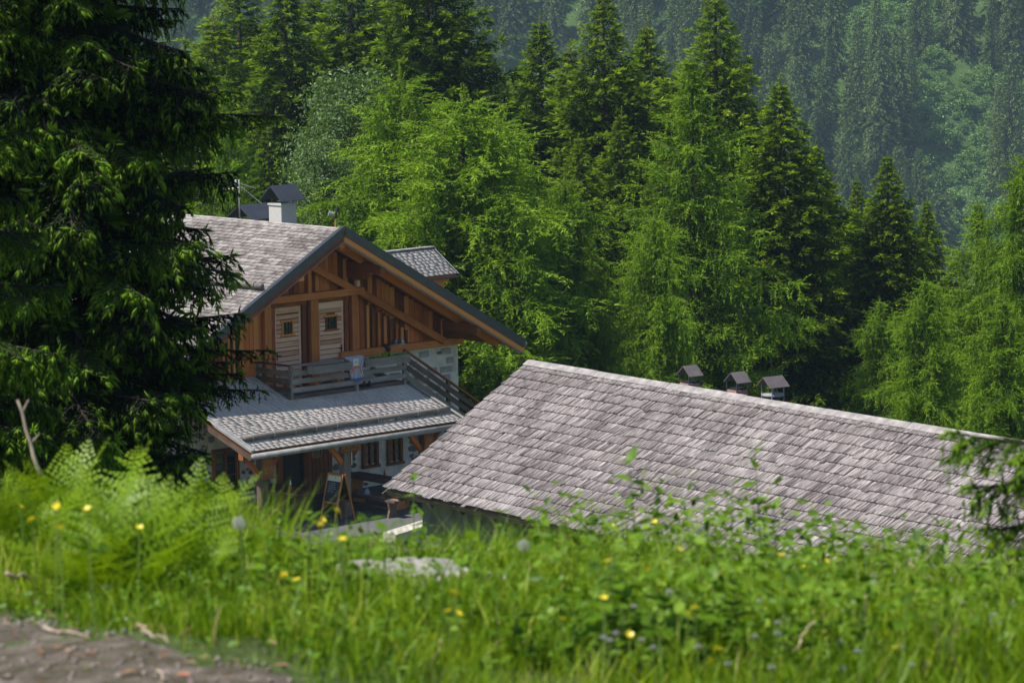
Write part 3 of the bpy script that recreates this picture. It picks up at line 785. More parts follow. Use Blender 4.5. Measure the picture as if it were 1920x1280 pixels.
# the balcony cuts into the upper right of this roof
lean = MB()
pr = MB()
lean.box(0, 3.09, 0, LL, -0.12, -0.03); lean.box(3.09, 7.21, 0, LL - 1.42/lc, -0.12, -0.03)
leano = lean.build("porch_roof", M['larch_dark'], house)
upl = Vector((0, lc, lsn))
leano.matrix_local = slope_frame(L(-4.97, 3.59, zl(3.59)), Vector((1, 0, 0)), upl)
shingles(leano, 0, 3.05, 0, LL-0.04, 0.125, (0.13, 0.25), 0.013, 0.022, M['shingle_pale'], lambda X, Y: np.argsort((X-2.2)**2*0.3 + (Y-0.5)**2)[:75], 41, 0.001)
shingles(leano, 3.05, 7.21, 0, LL-1.42/lc, 0.125, (0.13, 0.25), 0.013, 0.022, M['shingle_pale'], lambda X, Y: np.argsort((X-4.6)**2*0.3 + (Y-0.5)**2)[:75], 42, 0.001)
for uu, lo in ((-5.0, 0.02), (2.27, 1.35)):
    beam("porch_flashing", L(uu, lo, zl(lo)+0.03), L(uu, 3.62, zl(3.62)+0.03), 0.09, 0.07, M['metal_grey'], house, (1, 0, 0))
    beam("porch_flashing", L(uu + (0.06 if uu < 0 else -0.06), lo, zl(lo)+0.075), L(uu + (0.06 if uu < 0 else -0.06), 3.60, zl(3.60)+0.075), 0.03, 0.03, M['metal_grey'], house, (1, 0, 0))
    beam("porch_rafter", L(uu + (0.10 if uu < 0 else -0.10), 0.03, zl(0.03)-0.21), L(uu + (0.10 if uu < 0 else -0.10), 3.5, zl(3.5)-0.21), 0.12, 0.16, M['brown_grey'], house, (1, 0, 0))
for k in range(1, 9):
    uu = -4.9 + k*0.79
    beam("porch_rafter", L(uu, 0.03, zl(0.03)-0.21), L(uu, 3.45, zl(3.45)-0.21), 0.10, 0.14, M['larch_wood'], house, (1, 0, 0))
gt = MB(); gt.tube([L(-5.06, 3.68, zl(3.59)-0.10), L(2.32, 3.68, zl(3.59)-0.10)], 0.075, 12)
gto = gt.build("porch_gutter", M['metal_grey'], house, True)
for k in range(10):
    uu = -4.7 + k*0.75
    MB().tube([L(uu, 3.60, zl(3.59)-0.02), L(uu, 3.70, zl(3.59)-0.19), L(uu+0.01, 3.74, zl(3.59)-0.08)], 0.012, 5).build("gutter_bracket", M['metal_dark'], gto)
nl = Vector((0, -lsn, lc)); dl = Vector((0, -lc, -lsn))
snow_log(house, L(-4.88, 3.10, zl(3.10)) + nl*0.13, L(2.10, 3.10, zl(3.10)) + nl*0.13, 0.075, 10, nl, dl)
beam("porch_header", L(-4.95, 3.08, -5.24), L(2.25, 3.08, -5.24), 0.18, 0.20, M['larch_dark'], house, (0, 1, 0))
for uu in (-4.26, -1.50, 1.26):
    p = beam("porch_post", L(uu, 3.08, -7.2), L(uu, 3.08, -5.33), 0.24, 0.22, M['brown_grey'], house, (1, 0, 0))
    for s in (-1, 1): beam("porch_brace", L(uu + s*0.10, 3.08, -5.80), L(uu + s*0.52, 3.08, -5.32), 0.12, 0.12, M['larch_wood'], house, (0, 1, 0))
MB().tube([L(-1.385, 3.22, -5.52), L(-1.385, 3.22, -5.86)], 0.016, 8).build("white_tube", M['white'], house, True)

# ground floor openings
def window(u0, u1, z0, z1, name="window"):
    w = hbox(MB(), u0+0.02, u1-0.02, -0.10, 0.006, z0+0.02, z1-0.02).build("window", M['dark'], house)
    for a in (u0-0.04, u1+0.04): beam("frame", L(a, 0.04, z0-0.06), L(a, 0.04, z1+0.06), 0.09, 0.08, M['larch_dark'], w, (1, 0, 0))
    beam("frame", L(u0-0.10, 0.045, z1+0.05), L(u1+0.10, 0.045, z1+0.05), 0.08, 0.09, M['larch_dark'], w, (0, 1, 0))
    beam("sill", L(u0-0.10, 0.055, z0-0.05), L(u1+0.10, 0.055, z0-0.05), 0.13, 0.07, M['larch_dark'], w, (0, 1, 0))
    mid = (u0+u1)/2
    for a, b in ((u0+0.01, mid-0.03), (mid+0.03, u1-0.01)):
        zz = [z0+0.02, z0+(z1-z0)/3, z0+2*(z1-z0)/3, z1-0.02]
        for k in range(3): hbox(MB(), a+0.01, b-0.01, 0.010, 0.018, zz[k]+0.012, zz[k+1]-0.012).build("pane", M['glass'], w)
        for k in (1, 2): beam("glazing_bar", L(a, 0.03, zz[k]), L(b, 0.03, zz[k]), 0.03, 0.025, M['larch_dark'], w, (0, 1, 0))
    beam("mullion", L(mid, 0.035, z0), L(mid, 0.035, z1), 0.06, 0.05, M['larch_dark'], w, (1, 0, 0))
    return w
window(-3.30, -2.60, -6.58, -5.66); window(1.86, 2.26, -6.58, -5.80); window(2.76, 3.14, -6.60, -5.86)
ent = hbox(MB(), -1.06, 0.52, -0.06, 0.012, -7.2, -5.0).build("entrance", M['dark_panel'], house)
hbox(MB(), -0.32, 0.50, 0.03, 0.08, -7.15, -5.35).build("door_leaf", M['larch_dark'], ent)
for k in range(6): beam("plank", L(-0.27 + k*0.14, 0.092, -7.1), L(-0.27 + k*0.14, 0.092, -5.4), 0.125, 0.025, M['larch_dark'], ent, (1, 0, 0))
hbox(MB(), -0.04, 0.24, 0.105, 0.115, -6.12, -5.86).build("door_pane", M['glass'], ent)
for a, b in ((-0.06, -6.14), (-0.06, -5.84)): beam("pane_trim", L(a, 0.12, b), L(0.26, 0.12, b), 0.03, 0.04, M['orange_wood'], ent, (0, 1, 0))
for a in (-0.06, 0.26): beam("pane_trim", L(a, 0.12, -6.14), L(a, 0.12, -5.84), 0.03, 0.04, M['orange_wood'], ent)
MB().tube([L(0.36, 0.12, -6.52), L(0.28, 0.13, -6.52)], 0.014, 6).build("handle", M['black'], ent)
for a in (-1.14, 0.58): beam("jamb", L(a, 0.05, -7.2), L(a, 0.05, -4.95), 0.15, 0.12, M['larch_dark'], ent, (1, 0, 0))

# yard paving
yd = MB()
yq = [house_world(-7.5, 0.0, -7.2), house_world(-7.5, 5.6, -7.2), house_world(7.5, 5.6, -7.2), house_world(7.5, 0.0, -7.2)]
vs = [(q.x, q.y, 0.012) for q in yq]
yd.add(vs, [(0, 1, 2, 3)])
tag(yd.build("paved_yard", M['paving']), kind="structure")
# ------------------------------------------------------------------ the barn
YB = R(35.7)
BAPEX = Vector((0.36, 81.32, CAMZ - 10.53))
barn = empty("shingled_barn", (BAPEX.x, BAPEX.y, 0.0), YB)
tag(barn, "long low barn with a huge weathered grey shingle roof", "barn")
BZ = BAPEX.z
def B(u, v, z): return Vector((u, -v, z + BZ))
BW, BS, BLEN = 3.78, 0.613, 22.0
bc, bsn = math.cos(math.atan(BS)), math.sin(math.atan(BS))
bm = MB().box(-3.2, 3.2, -BLEN+0.6, -0.55, -0.3, BZ - BS*3.2 - 0.1)
bw = bm.build("stone_wall", M['barn_wall'], barn)
MB().prism([(-3.2, BZ - BS*3.2 - 0.1), (3.2, BZ - BS*3.2 - 0.1), (0, BZ-0.25)], -0.75, -0.55).build("gable", M['brown_grey'], barn)
r9 = random.Random(9)
for k in range(46):                           # rubble in the long wall under the eave
    o = link("stone", STONES[r9.randrange(12)], bw)
    s = r9.uniform(0.10, 0.2)
    o.location = (-3.2, -r9.uniform(0.9, 12), r9.uniform(0.3, 3.0)); o.rotation_euler = (0, 0, R(-90)); o.scale = (s*1.5, 1, s)
BL = BW/bc
br = MB().box(0, BLEN, 0, BL, -0.16, -0.05).build("roof", M['brown_grey'], barn)
br.matrix_local = slope_frame(B(-BW, 0, -BS*BW), Vector((0, -1, 0)), Vector((bc, 0, bsn)))
br2 = MB().box(0, BLEN, 0, BL, -0.16, -0.05).build("roof", M['brown_grey'], barn)
br2.matrix_local = slope_frame(B(BW, BLEN, -BS*BW), Vector((0, 1, 0)), Vector((-bc, 0, bsn)))
# left slope: x runs from the far gable (0) to the near end
shingles(br, 0, BLEN, 0.0, BL - 0.05, 0.277, (0.06, 0.17), 0.024, 0.052, M['shingle_grey'],
         lambda X, Y: np.argsort((X-6.0)**2*0.16 + (Y-1.5)**2)[:300], 51, 0.0035, 0.06, 0.06)
shingles(br2, 0, BLEN, 0.0, BL - 0.05, 0.277, (0.09, 0.2), 0.026, 0.034, M['shingle_grey'], nearest(0, 0, 0), 52)
for sgn in (1, -1):
    nseg = 9
    for k in range(nseg):
        v0, v1 = BLEN*k/nseg, BLEN*(k+1)/nseg
        dz = random.uniform(-0.02, 0.012)
        beam("ridge_board", B(sgn*0.075, v0-(0.03 if k == 0 else 0), 0.065+dz - BS*0.075), B(sgn*0.075, v1, 0.065+dz - BS*0.075), 0.18, 0.03, M['ridge_board'], barn, (sgn*bc, 0, -bsn))
    beam("verge_board", B(0, -0.02, -0.16), B(sgn*BW, -0.02, -0.16 - BS*BW), 0.16, 0.03, M['brown_grey'], barn, (sgn*bsn, 0, bc))
for k in range(20):
    v = 0.4 + k*1.1; beam("rafter", B(-BW+0.1, v, -BS*(BW-0.1)-0.24), B(-2.9, v, -BS*2.9-0.24), 0.10, 0.13, M['brown_grey'], barn, (0, 1, 0))
# three flues behind the ridge
def flue(u, v0, v1, zc0, kind, capmat):
    vc = (v0+v1)/2
    if kind == 'brick':
        f = MB().box(u-0.15, u+0.15, -v1+0.02, -v0-0.02, BZ-0.9, BZ+zc0-0.16).build("flue", M['brick'], barn)
        MB().box(u-0.12, u+0.12, -v1+0.05, -v0-0.05, BZ+zc0-0.159, BZ+zc0-0.12).build("flue_mouth", M['black'], f)
    else:
        f = MB().tube([B(u, vc, -0.8), B(u, vc, 0.02)], 0.14, 12).build("flue", M['metal_dark'], barn, True)
        MB().tube([B(u, vc, 0.02), B(u, vc, 0.05), B(u, vc, 0.09), B(u, vc, 0.11)], [0.14, 0.23, 0.23, 0.12], 14).build("flue_hood", M['metal_grey'], f, True)
    for uu in (u-0.15, u+0.15):
        for vv in (vc-0.16, vc+0.16): beam("cap_leg", B(uu, vv, zc0-0.55 if kind != 'brick' else zc0-0.2), B(uu, vv, zc0+0.06), 0.02, 0.02, M['metal_grey'] if kind != 'brick' else M['metal_dark'], f)
    m = MB(); hw, hl = 0.23, 0.18 if kind == 'brick' else 0.25
    for s in (1, -1):
        q = [B(u-hl, vc, zc0+0.20), B(u+hl, vc, zc0+0.20), B(u+hl, vc + s*hw, zc0), B(u-hl, vc + s*hw, zc0)]
        if s < 0: q = [q[1], q[0], q[3], q[2]]
        m.slab(q, 0.015)
    m.build("flue_cap", capmat, f)
flue(0.45, 4.78, 5.12, 0.20, 'brick', M['metal_brown'])
flue(0.45, 6.32, 6.66, 0.22, 'brick', M['metal_brown'])
flue(0.45, 7.42, 7.76, 0.24, 'pipe', M['metal_brown'])
# ------------------------------------------------------------------ things about the porch
def hthing(name, u, v, z, label, cat, rz=0.0, group=None):
    o = empty(name, house_world(u, v, z), YH + rz)
    return tag(o, label, cat, group)

def strokes(name, w, h, rows, parent, mat, y, seed, fill=0.85):
    """weathered carved lines of lettering, too small to read"""
    r = random.Random(seed); m = MB(); rh = h/rows
    for k in range(rows):
        zc = h/2 - (k+0.5)*rh
        x = -w/2*r.uniform(0.7, 1.0); xe = w/2*r.uniform(fill-0.2, 1.0); ch_ = rh*0.55
        while x < xe:
            cw = ch_*r.uniform(0.35, 0.7)
            t = ch_*0.2
            k2 = r.randrange(5)
            if k2 < 4: m.box(x, x+t, y-0.004, y, zc-ch_/2, zc+ch_/2)
            if k2 in (0, 2): m.box(x+cw-t, x+cw, y-0.004, y, zc-ch_/2, zc+ch_/2)
            if k2 in (1, 2, 4): m.box(x+t*1.05, x+cw-t*1.05, y-0.004, y, zc+ch_/2-t, zc+ch_/2)
            if k2 in (0, 3): m.box(x+t*1.05, x+cw-t*1.05, y-0.004, y, zc-t/2, zc+t/2)
            x += cw + ch_*(0.25 if r.random() > 0.18 else 0.7)
    o = m.build(name, mat, parent); o["kind"] = "stuff"
    return o

def sign(u, v, z, w, h, rows, label, seed, ledge=True, sticker=False):
    s = hthing("wooden_sign", u, v, z, label, "sign")
    MB().box(-w/2, w/2, -0.012, 0.03, -h/2, h/2).build("board", M['sign_wood'], s)
    if ledge:
        for zz in (h/2+0.015, -h/2-0.015): beam("ledge", (-w/2-0.02, 0.0, zz), (w/2+0.02, 0.0, zz), 0.09, 0.035, M['sign_wood'], s, (0, 1, 0))
    lt = strokes("lettering", w*0.82, h*(0.72 if ledge else 0.8), rows, s, M['gold'], -0.0125, seed)
    if ledge: lt.location.z = h*0.05
    if sticker:
        MB().box(w*0.1, w*0.36, -0.020, -0.0122, -h*0.42, -h*0.28).build("sticker", M['white'], s)
        MB().box(w*0.18, w*0.28, -0.022, -0.0205, -h*0.38, -h*0.31).build("sticker_mark", M['dark_panel'], s)
    return s
sign(-4.21, 3.24, -5.60, 0.37, 0.50, 7, "red-brown wooden sign with gold lines on the left porch post", 1)
sign(-1.45, 3.26, -5.41, 0.72, 0.19, 2, "long narrow wooden sign board across the middle porch post", 2, False)
sign(1.28, 3.24, -5.63, 0.33, 0.50, 9, "red-brown wooden sign with small white sticker on the right porch post", 3, True, True)

# folding chalkboard
af = hthing("chalkboard_stand", -2.25, 3.62, -7.188, "folding A-frame chalkboard with orange wooden frame before the porch", "chalkboard", R(-90))
# local x is now along the ridge of the stand, y across the opening
HH, SP = 1.26, 0.36
for s, nm in ((1, "front"), (-1, "rear")):
    leaf = empty("board_leaf", (0, 0, 0), 0, af)
    for x in (-0.27, 0.27): beam("leg", (x, -s*SP, 0.0), (x, -s*0.03, HH), 0.05, 0.035, M['orange_wood'], leaf, (1, 0, 0))
    def lp_(t): return Vector((0, -s*(SP + (0.03-SP)*t), HH*t))
    for t in (0.42, 0.97): beam("rail", lp_(t) + Vector((-0.245, 0, 0)), lp_(t) + Vector((0.245, 0, 0)), 0.05, 0.03, M['orange_wood'], leaf, (0, 0, 1))
    n_ = Vector((0, -s*HH, -(0.03-SP)*-1)).normalized()
    m = MB(); a, b = lp_(0.45), lp_(0.84 if s > 0 else 0.95)
    m.slab([a + Vector((-0.245, 0, 0)), a + Vector((0.245, 0, 0)), b + Vector((0.245, 0, 0)), b + Vector((-0.245, 0, 0))], 0.012 if s > 0 else -0.012)
    m.build("slate", M['chalkboard'], leaf)
    if s > 0:
        m = MB(); a, b = lp_(0.845), lp_(0.95)
        m.slab([a + Vector((-0.245, 0, 0)), a + Vector((0.245, 0, 0)), b + Vector((0.245, 0, 0)), b + Vector((-0.245, 0, 0))], 0.012)
        m.build("header_panel", M['cream'], leaf)
        m = MB(); c = lp_(0.90) + Vector((0.02, -0.016, 0)); m.add([c + Vector((-0.03, 0, -0.03)), c + Vector((0.03, 0, -0.03)), c + Vector((0, 0.01, 0.05))], [(0, 1, 2)]); m.build("header_emblem", M['larch_dark'], leaf)
        r = random.Random(4); m = MB()
        for k in range(6):
            c = lp_(0.80 - k*0.035); x = -0.17
            while x < r.uniform(0.0, 0.2):
                w_ = r.uniform(0.02, 0.07); q = c + Vector((x, -0.0175, 0))
                m.add([q, q + Vector((w_, 0, 0.0)), q + Vector((w_, 0.004, 0.012)), q + Vector((0, 0.004, 0.012))], [(0, 1, 2, 3)]); x += w_ + 0.02
        o = m.build("chalk_writing", M['chalk'], leaf); o["kind"] = "stuff"

# heavy picnic tables with curved slab ends and benches
def table(u, v, ln, label, rz=0.0, mat='table_wood'):
    t = hthing("picnic_table", u, v, -7.188, label, "table", rz)
    for k in range(5): beam("top_plank", (-ln/2, -0.30 + k*0.15, 0.74), (ln/2, -0.30 + k*0.15, 0.74), 0.145, 0.055, M[mat], t, (0, 1, 0))
    for x in (-ln/2+0.3, ln/2-0.3):
        m = MB(); pf = [(-0.28, 0), (0.28, 0), (0.25, 0.12), (0.17, 0.35), (0.20, 0.55), (0.27, 0.71), (-0.27, 0.71), (-0.20, 0.55), (-0.17, 0.35), (-0.25, 0.12)]
        n = len(pf); m.add([(x-0.04, a, b) for a, b in pf] + [(x+0.04, a, b) for a, b in pf], [tuple(range(n)), tuple(range(2*n-1, n-1, -1))] + [(i, i+n, (i+1) % n+n, (i+1) % n) for i in range(n)])
        m.build("slab_leg", M['orange_wood' if mat != 'table_wood' else mat], t)
    beam("stretcher", (-ln/2+0.3, 0, 0.32), (ln/2-0.3, 0, 0.32), 0.05, 0.12, M[mat], t, (0, 1, 0))
    return t
def bench(u, v, ln, label, rz=0.0, mat='table_wood'):
    t = hthing("wooden_bench", u, v, -7.188, label, "bench", rz)
    for k in range(2): beam("seat_plank", (-ln/2, -0.08 + k*0.155, 0.43), (ln/2, -0.08 + k*0.155, 0.43), 0.15, 0.055, M[mat], t, (0, 1, 0))
    for x in (-ln/2+0.25, ln/2-0.25):
        m = MB(); pf = [(-0.17, 0), (0.17, 0), (0.11, 0.2), (0.15, 0.40), (-0.15, 0.40), (-0.11, 0.2)]
        n = len(pf); m.add([(x-0.035, a, b) for a, b in pf] + [(x+0.035, a, b) for a, b in pf], [tuple(range(n)), tuple(range(2*n-1, n-1, -1))] + [(i, i+n, (i+1) % n+n, (i+1) % n) for i in range(n)])
        m.build("slab_leg", M[mat], t)
    beam("stretcher", (-ln/2+0.25, 0, 0.22), (ln/2-0.25, 0, 0.22), 0.04, 0.09, M[mat], t, (0, 1, 0))
    return t
table(-2.75, 2.15, 1.9, "dark wooden table with a bottle on it left of the chalkboard", R(-90))
bench(-3.45, 2.2, 1.9, "low dark bench by the left porch post", R(-90))
table(0.05, 2.55, 2.2, "thick brown table under the porch windows right of the chalkboard", R(-90), 'brown_grey')
bench(-0.85, 3.3, 2.2, "brown bench in front of the table under the windows", R(-90), 'brown_grey')
bench(0.75, 3.7, 1.6, "bench with pale curved slab end at the barn corner", R(-60), 'orange_wood')
bt = hthing("sauce_bottle", -2.72, 2.35, -6.42, "small red bottle with white spout on the dark table", "bottle")
MB().tube([(0, 0, 0), (0, 0, 0.09), (0, 0, 0.115)], [0.035, 0.035, 0.03], 12).build("bottle_body", M['red'], bt, True)
MB().tube([(0, 0, 0.115), (0, 0, 0.15), (0, 0, 0.24)], [0.028, 0.022, 0.008], 12).build("spout", M['white'], bt, True)
b2 = hthing("beer_bottle", 0.15, 2.75, -6.42, "small brown bottle on the table under the windows", "bottle")
MB().tube([(0, 0, 0), (0, 0, 0.12), (0, 0, 0.16), (0, 0, 0.21)], [0.03, 0.03, 0.012, 0.012], 12).build("bottle_body", M['sign_wood'], b2, True)
cl = hthing("folded_cloth", -0.62, 2.9, -6.70, "pale blue-grey cloth hanging at the table end under the porch", "cloth")
cm = MB()
for k in range(9):
    a = k/8*2*math.pi
    cm.v.append((0.0 + 0.12*math.cos(a)*random.uniform(0.8, 1.1), -0.02 + 0.05*math.sin(a*2), 0.15*math.sin(a)))
cm.v = [tuple(p) for p in cm.v] + [(0.0, -0.09, 0.02), (0.0, 0.05, 0.0)]
cm.f = [(k, k+1, 9) for k in range(8)] + [(k+1, k, 10) for k in range(8)]
cm.build("cloth_bundle", M['blue_grey'], cl, True)

# towel over the railing
tw = hthing("printed_towel", 0.31, 1.47, -3.40, "pale blue towel with orange arch and striped emblem over the balcony rail", "towel")
def towel_mat():
    m, nt, n, l, b = new_mat("printed_towel_cloth")
    tc = n.new("ShaderNodeTexCoord"); sp = n.new("ShaderNodeSeparateXYZ"); l.new(tc.outputs["Object"], sp.inputs[0])
    X, Z = sp.outputs[0], sp.outputs[2]
    def mix(f, a, c):
        q = n.new("ShaderNodeMix"); q.data_type = 'RGBA'
        l.new(f, q.inputs[0])
        for s, i in ((a, 6), (c, 7)):
            if isinstance(s, tuple): q.inputs[i].default_value = (*s, 1)
            else: l.new(s, q.inputs[i])
        return q.outputs[2]
    def dist(cx, cz, ax=1.0, az=1.0):
        dx = mth(n, l, 'MULTIPLY', mth(n, l, 'SUBTRACT', X, cx), ax); dz = mth(n, l, 'MULTIPLY', mth(n, l, 'SUBTRACT', Z, cz), az)
        return mth(n, l, 'SQRT', mth(n, l, 'ADD', mth(n, l, 'MULTIPLY', dx, dx), mth(n, l, 'MULTIPLY', dz, dz)))
    stripe = mth(n, l, 'GREATER_THAN', mth(n, l, 'SINE', mth(n, l, 'ADD', mth(n, l, 'MULTIPLY', X, 120.0), mth(n, l, 'MULTIPLY', Z, 20.0))), 0.1)
    base = mix(stripe, (0.46, 0.44, 0.46), (0.16, 0.16, 0.26))
    d = dist(0.01, -0.40)
    ball = mix(mth(n, l, 'GREATER_THAN', mth(n, l, 'SINE', mth(n, l, 'MULTIPLY', X, 170.0)), 0.0), (0.55, 0.53, 0.62), (0.10, 0.04, 0.12))
    c = mix(mth(n, l, 'LESS_THAN', d, 0.155), base, ball)
    arch = mth(n, l, 'MULTIPLY', mth(n, l, 'GREATER_THAN', d, 0.135), mth(n, l, 'MULTIPLY', mth(n, l, 'LESS_THAN', d, 0.195), mth(n, l, 'GREATER_THAN', Z, -0.40)))
    c = mix(arch, c, (0.50, 0.15, 0.07))
    box_ = mth(n, l, 'MULTIPLY', mth(n, l, 'LESS_THAN', mth(n, l, 'ABSOLUTE', mth(n, l, 'ADD', X, 0.01)), 0.085), mth(n, l, 'MULTIPLY', mth(n, l, 'GREATER_THAN', Z, -0.21), mth(n, l, 'LESS_THAN', Z, -0.02)))
    c = mix(box_, c, (0.55, 0.58, 0.50))
    c = mix(mth(n, l, 'LESS_THAN', dist(-0.01, -0.11), 0.03), c, (0.55, 0.22, 0.05))
    c = mix(mth(n, l, 'LESS_THAN', Z, -0.53), c, (0.06, 0.10, 0.30))
    l.new(c, b.inputs["Base Color"]); b.inputs["Roughness"].default_value = 0.95
    return m
tv, tf = [], []
NX, NZ = 17, 26
for j in range(NZ):
    for i in range(NX):
        s = i/(NX-1)*2-1; t = j/(NZ-1)
        if t < 0.18: y = 0.16 - t/0.18*0.21; z = 0.035 + 0.012*math.sin(t/0.18*math.pi)
        else:
            q = (t-0.18)/0.82; y = -0.055 - 0.022*math.sin(s*5+q*2)*q - 0.01; z = 0.03 - 0.66*q*(1 - 0.22*abs(s)**2.2 + (0.10*s if q > 0.5 else 0))
        x = 0.25*s*(1 - 0.20*max(0, (t-0.4)))
        if t < 0.25 and s < -0.5: x -= 0.25*(abs(s)-0.5)
        tv.append((x, y, z))
for j in range(NZ-1):
    for i in range(NX-1): a = j*NX+i; tf.append((a, a+1, a+NX+1, a+NX))
tm = MB(); tm.v, tm.f = tv, tf
tm.build("towel_cloth", towel_mat(), tw, True)

# shoes
def shoe(parent, x, y, rz, mat, stripe=None, ln=0.27):
    e = empty("shoe", (x, y, 0), rz, parent)
    m = MB(); secs = [(-0.5, 0.30, 0.09), (-0.42, 0.36, 0.12), (-0.2, 0.33, 0.13), (0.05, 0.35, 0.09), (0.3, 0.40, 0.065), (0.45, 0.30, 0.05), (0.5, 0.12, 0.035)]
    for k, (t, w, h) in enumerate(secs):
        for a in range(8):
            an_ = a/8*2*math.pi
            m.v.append((t*ln, w*0.24*math.cos(an_)*ln/0.27*0.5, max(0.0, h*0.5 + h*0.5*math.sin(an_))))
    for k in range(len(secs)-1):
        for a in range(8): m.f.append((k*8+a, k*8+(a+1) % 8, (k+1)*8+(a+1) % 8, (k+1)*8+a))
    m.f += [tuple(range(7, -1, -1)), tuple(48+a for a in range(8))]
    m.build("upper", mat, e, True)
    if stripe:
        for k in range(3): MB().box(-0.03+k*0.035, -0.015+k*0.035, -0.052, 0.052, 0.02, 0.10).build("stripe", stripe, e)
    MB().box(-0.135, 0.13, -0.045, 0.045, -0.012, 0.0).build("sole", stripe or mat, e)
    return e
s1 = hthing("striped_shoes", 3.02, 0.13, -3.405, "dark blue shoes with white stripes on the gable ledge", "shoes", R(10))
shoe(s1, -0.02, 0.05, 0.1, M['metal_dark'], M['white']); shoe(s1, 0.1, -0.06, 0.0, M['metal_dark'], M['white'])
s2 = hthing("black_shoes", 0.66, 1.38, -4.20, "pair of black shoes standing on the balcony floor below the towel", "shoes")
shoe(s2, -0.02, -0.0, R(80), M['black'], None, 0.28); shoe(s2, 0.13, 0.0, R(95), M['black'], None, 0.28)
for e in s2.children: e.scale = (1, 1, 1.25)
s3 = hthing("black_glove", 2.52, 0.20, -3.45, "black crumpled glove hanging from the gable ledge", "glove")
gm = MB(); gm.tube([(-0.10, 0.0, 0.07), (0.0, -0.03, 0.06), (0.06, -0.06, -0.03), (0.03, -0.06, -0.14)], [0.035, 0.06, 0.075, 0.05], 8); gm.build("glove_hand", M['black'], s3, True)
for k in range(4): MB().tube([(0.0+k*0.022, -0.06, -0.12), (-0.005+k*0.024, -0.065, -0.20+0.01*(k % 2))], [0.014, 0.009], 6).build("finger", M['black'], s3, True)

# pale block and stones at the yard edge
def rock(name, loc, size, seed, mat, label=None, cat=None, group=None, detail=3, rz=0.0):
    r = np.random.default_rng(seed)
    import bmesh
    bm_ = bmesh.new(); bmesh.ops.create_icosphere(bm_, subdivisions=detail, radius=1.0)
    V = np.array([v.co[:] for v in bm_.verts]); F = np.array([[v.index for v in f.verts] for f in bm_.faces]); bm_.free()
    for k in range(14):                        # cut with random planes: facets
        n_ = r.normal(size=3); n_ /= np.linalg.norm(n_); dcut = r.uniform(0.62, 0.95)
        s = V @ n_; over = s > dcut
        V[over] -= np.outer((s[over]-dcut)*0.9, n_)
    V += 0.03*np.stack([wob(V[:, 1]*3, V[:, 2]*3, 1.3, seed), wob(V[:, 0]*3, V[:, 2]*3, 1.1, seed+1), wob(V[:, 0]*3, V[:, 1]*3, 1.2, seed+2)], 1)
    V = V*np.array(size)
    o = link(name, np_mesh(name, V, F, mat, smooth=False))
    o.location = loc; o.rotation_euler = (0, 0, rz)
    return tag(o, label, cat, group)
pb = at(770, 1002, 90.0)
blk = empty("concrete_block", (pb.x, pb.y, gz(pb.x, pb.y)), R(38))
tag(blk, "pale slanted concrete block behind the weeds beside the barn wall", "block")
MB().prism([(-0.62, 0), (0.62, 0), (0.62, pb.z+0.27), (-0.62, pb.z+0.10)], -0.25, 0.25).build("block_body", M['concrete'], blk)
MB().box(0.63, 0.80, -0.2, 0.2, 0, pb.z+0.05).build("side_plate", M['metal_grey'], blk)
for k, (px, py, sx) in enumerate(((824, 1012, 0.28), (845, 1006, 0.22), (880, 1008, 0.22), (938, 1010, 0.5), (976, 1005, 0.18))):
    p = at(px, py+14, 86.0)
    rock("rubble_stone", (p.x, p.y, p.z-0.05), (sx, 0.3, 0.30 if k != 3 else 0.2), 60+k, M['concrete'],
         ["leftmost rounded pale stone by the concrete block", "small pale stone second from the concrete block", "middle pale stone of the row below the barn eave", "long flat pale stone in the row below the barn eave", "pointed pale stone at the right end of the row"][k], "stone", "pale stones below the barn eave")
wl = empty("dry_stone_wall", (at(900, 1020, 86).x, at(900, 1020, 86).y, 0.0), R(-6))
tag(wl, "low dry stone wall at the yard edge behind the weeds", "wall")
MB().box(-2.0, 1.6, -0.3, 0.3, 0, at(900, 1032, 86).z-0.0).build("wall_core", M['stone'], wl)
# ------------------------------------------------------------------ trees
def frames(D, up=None, rng=RNG):
    """right-handed frames with x along D, random roll"""
    D = D/np.linalg.norm(D, axis=1, keepdims=True)
    A = rng.normal(size=D.shape)
    Y = np.cross(D, A); Y /= np.linalg.norm(Y, axis=1, keepdims=True)
    Z = np.cross(D, Y)
    return D, Y, Z
def scatter(P, D, S, tv, tf, ttone, tone, rng=RNG, flat=0.0):
    """copies of a small template (x along D, scale S) joined into one mesh; flat > 0 turns the template's z towards world up"""
    n = len(P); S = np.asarray(S, float)
    X, Y, Z = frames(D, rng=rng)
    if flat > 0:
        up = np.tile(np.array([0, 0, 1.0]), (n, 1)) + rng.normal(size=(n, 3))*(1-flat)
        Y = np.cross(up, X); Y /= np.maximum(np.linalg.norm(Y, axis=1, keepdims=True), 1e-6); Z = np.cross(X, Y)
    V = P[:, None, :] + S[:, None, None]*(tv[None, :, 0:1]*X[:, None, :] + tv[None, :, 1:2]*Y[:, None, :] + tv[None, :, 2:3]*Z[:, None, :])
    F = (np.arange(n)*len(tv))[:, None, None] + tf[None]
    T = np.clip(tone[:, None] + ttone[None, :], 0, 1)
    return V.reshape(-1, 3), F.reshape(-1, 3), T.ravel()
def merge(parts):
    Vs, Fs, Ts, b = [], [], [], 0
    for V, F, T in parts:
        Vs.append(V); Fs.append(F + b); Ts.append(T); b += len(V)
    return np.concatenate(Vs), np.concatenate(Fs), np.concatenate(Ts)

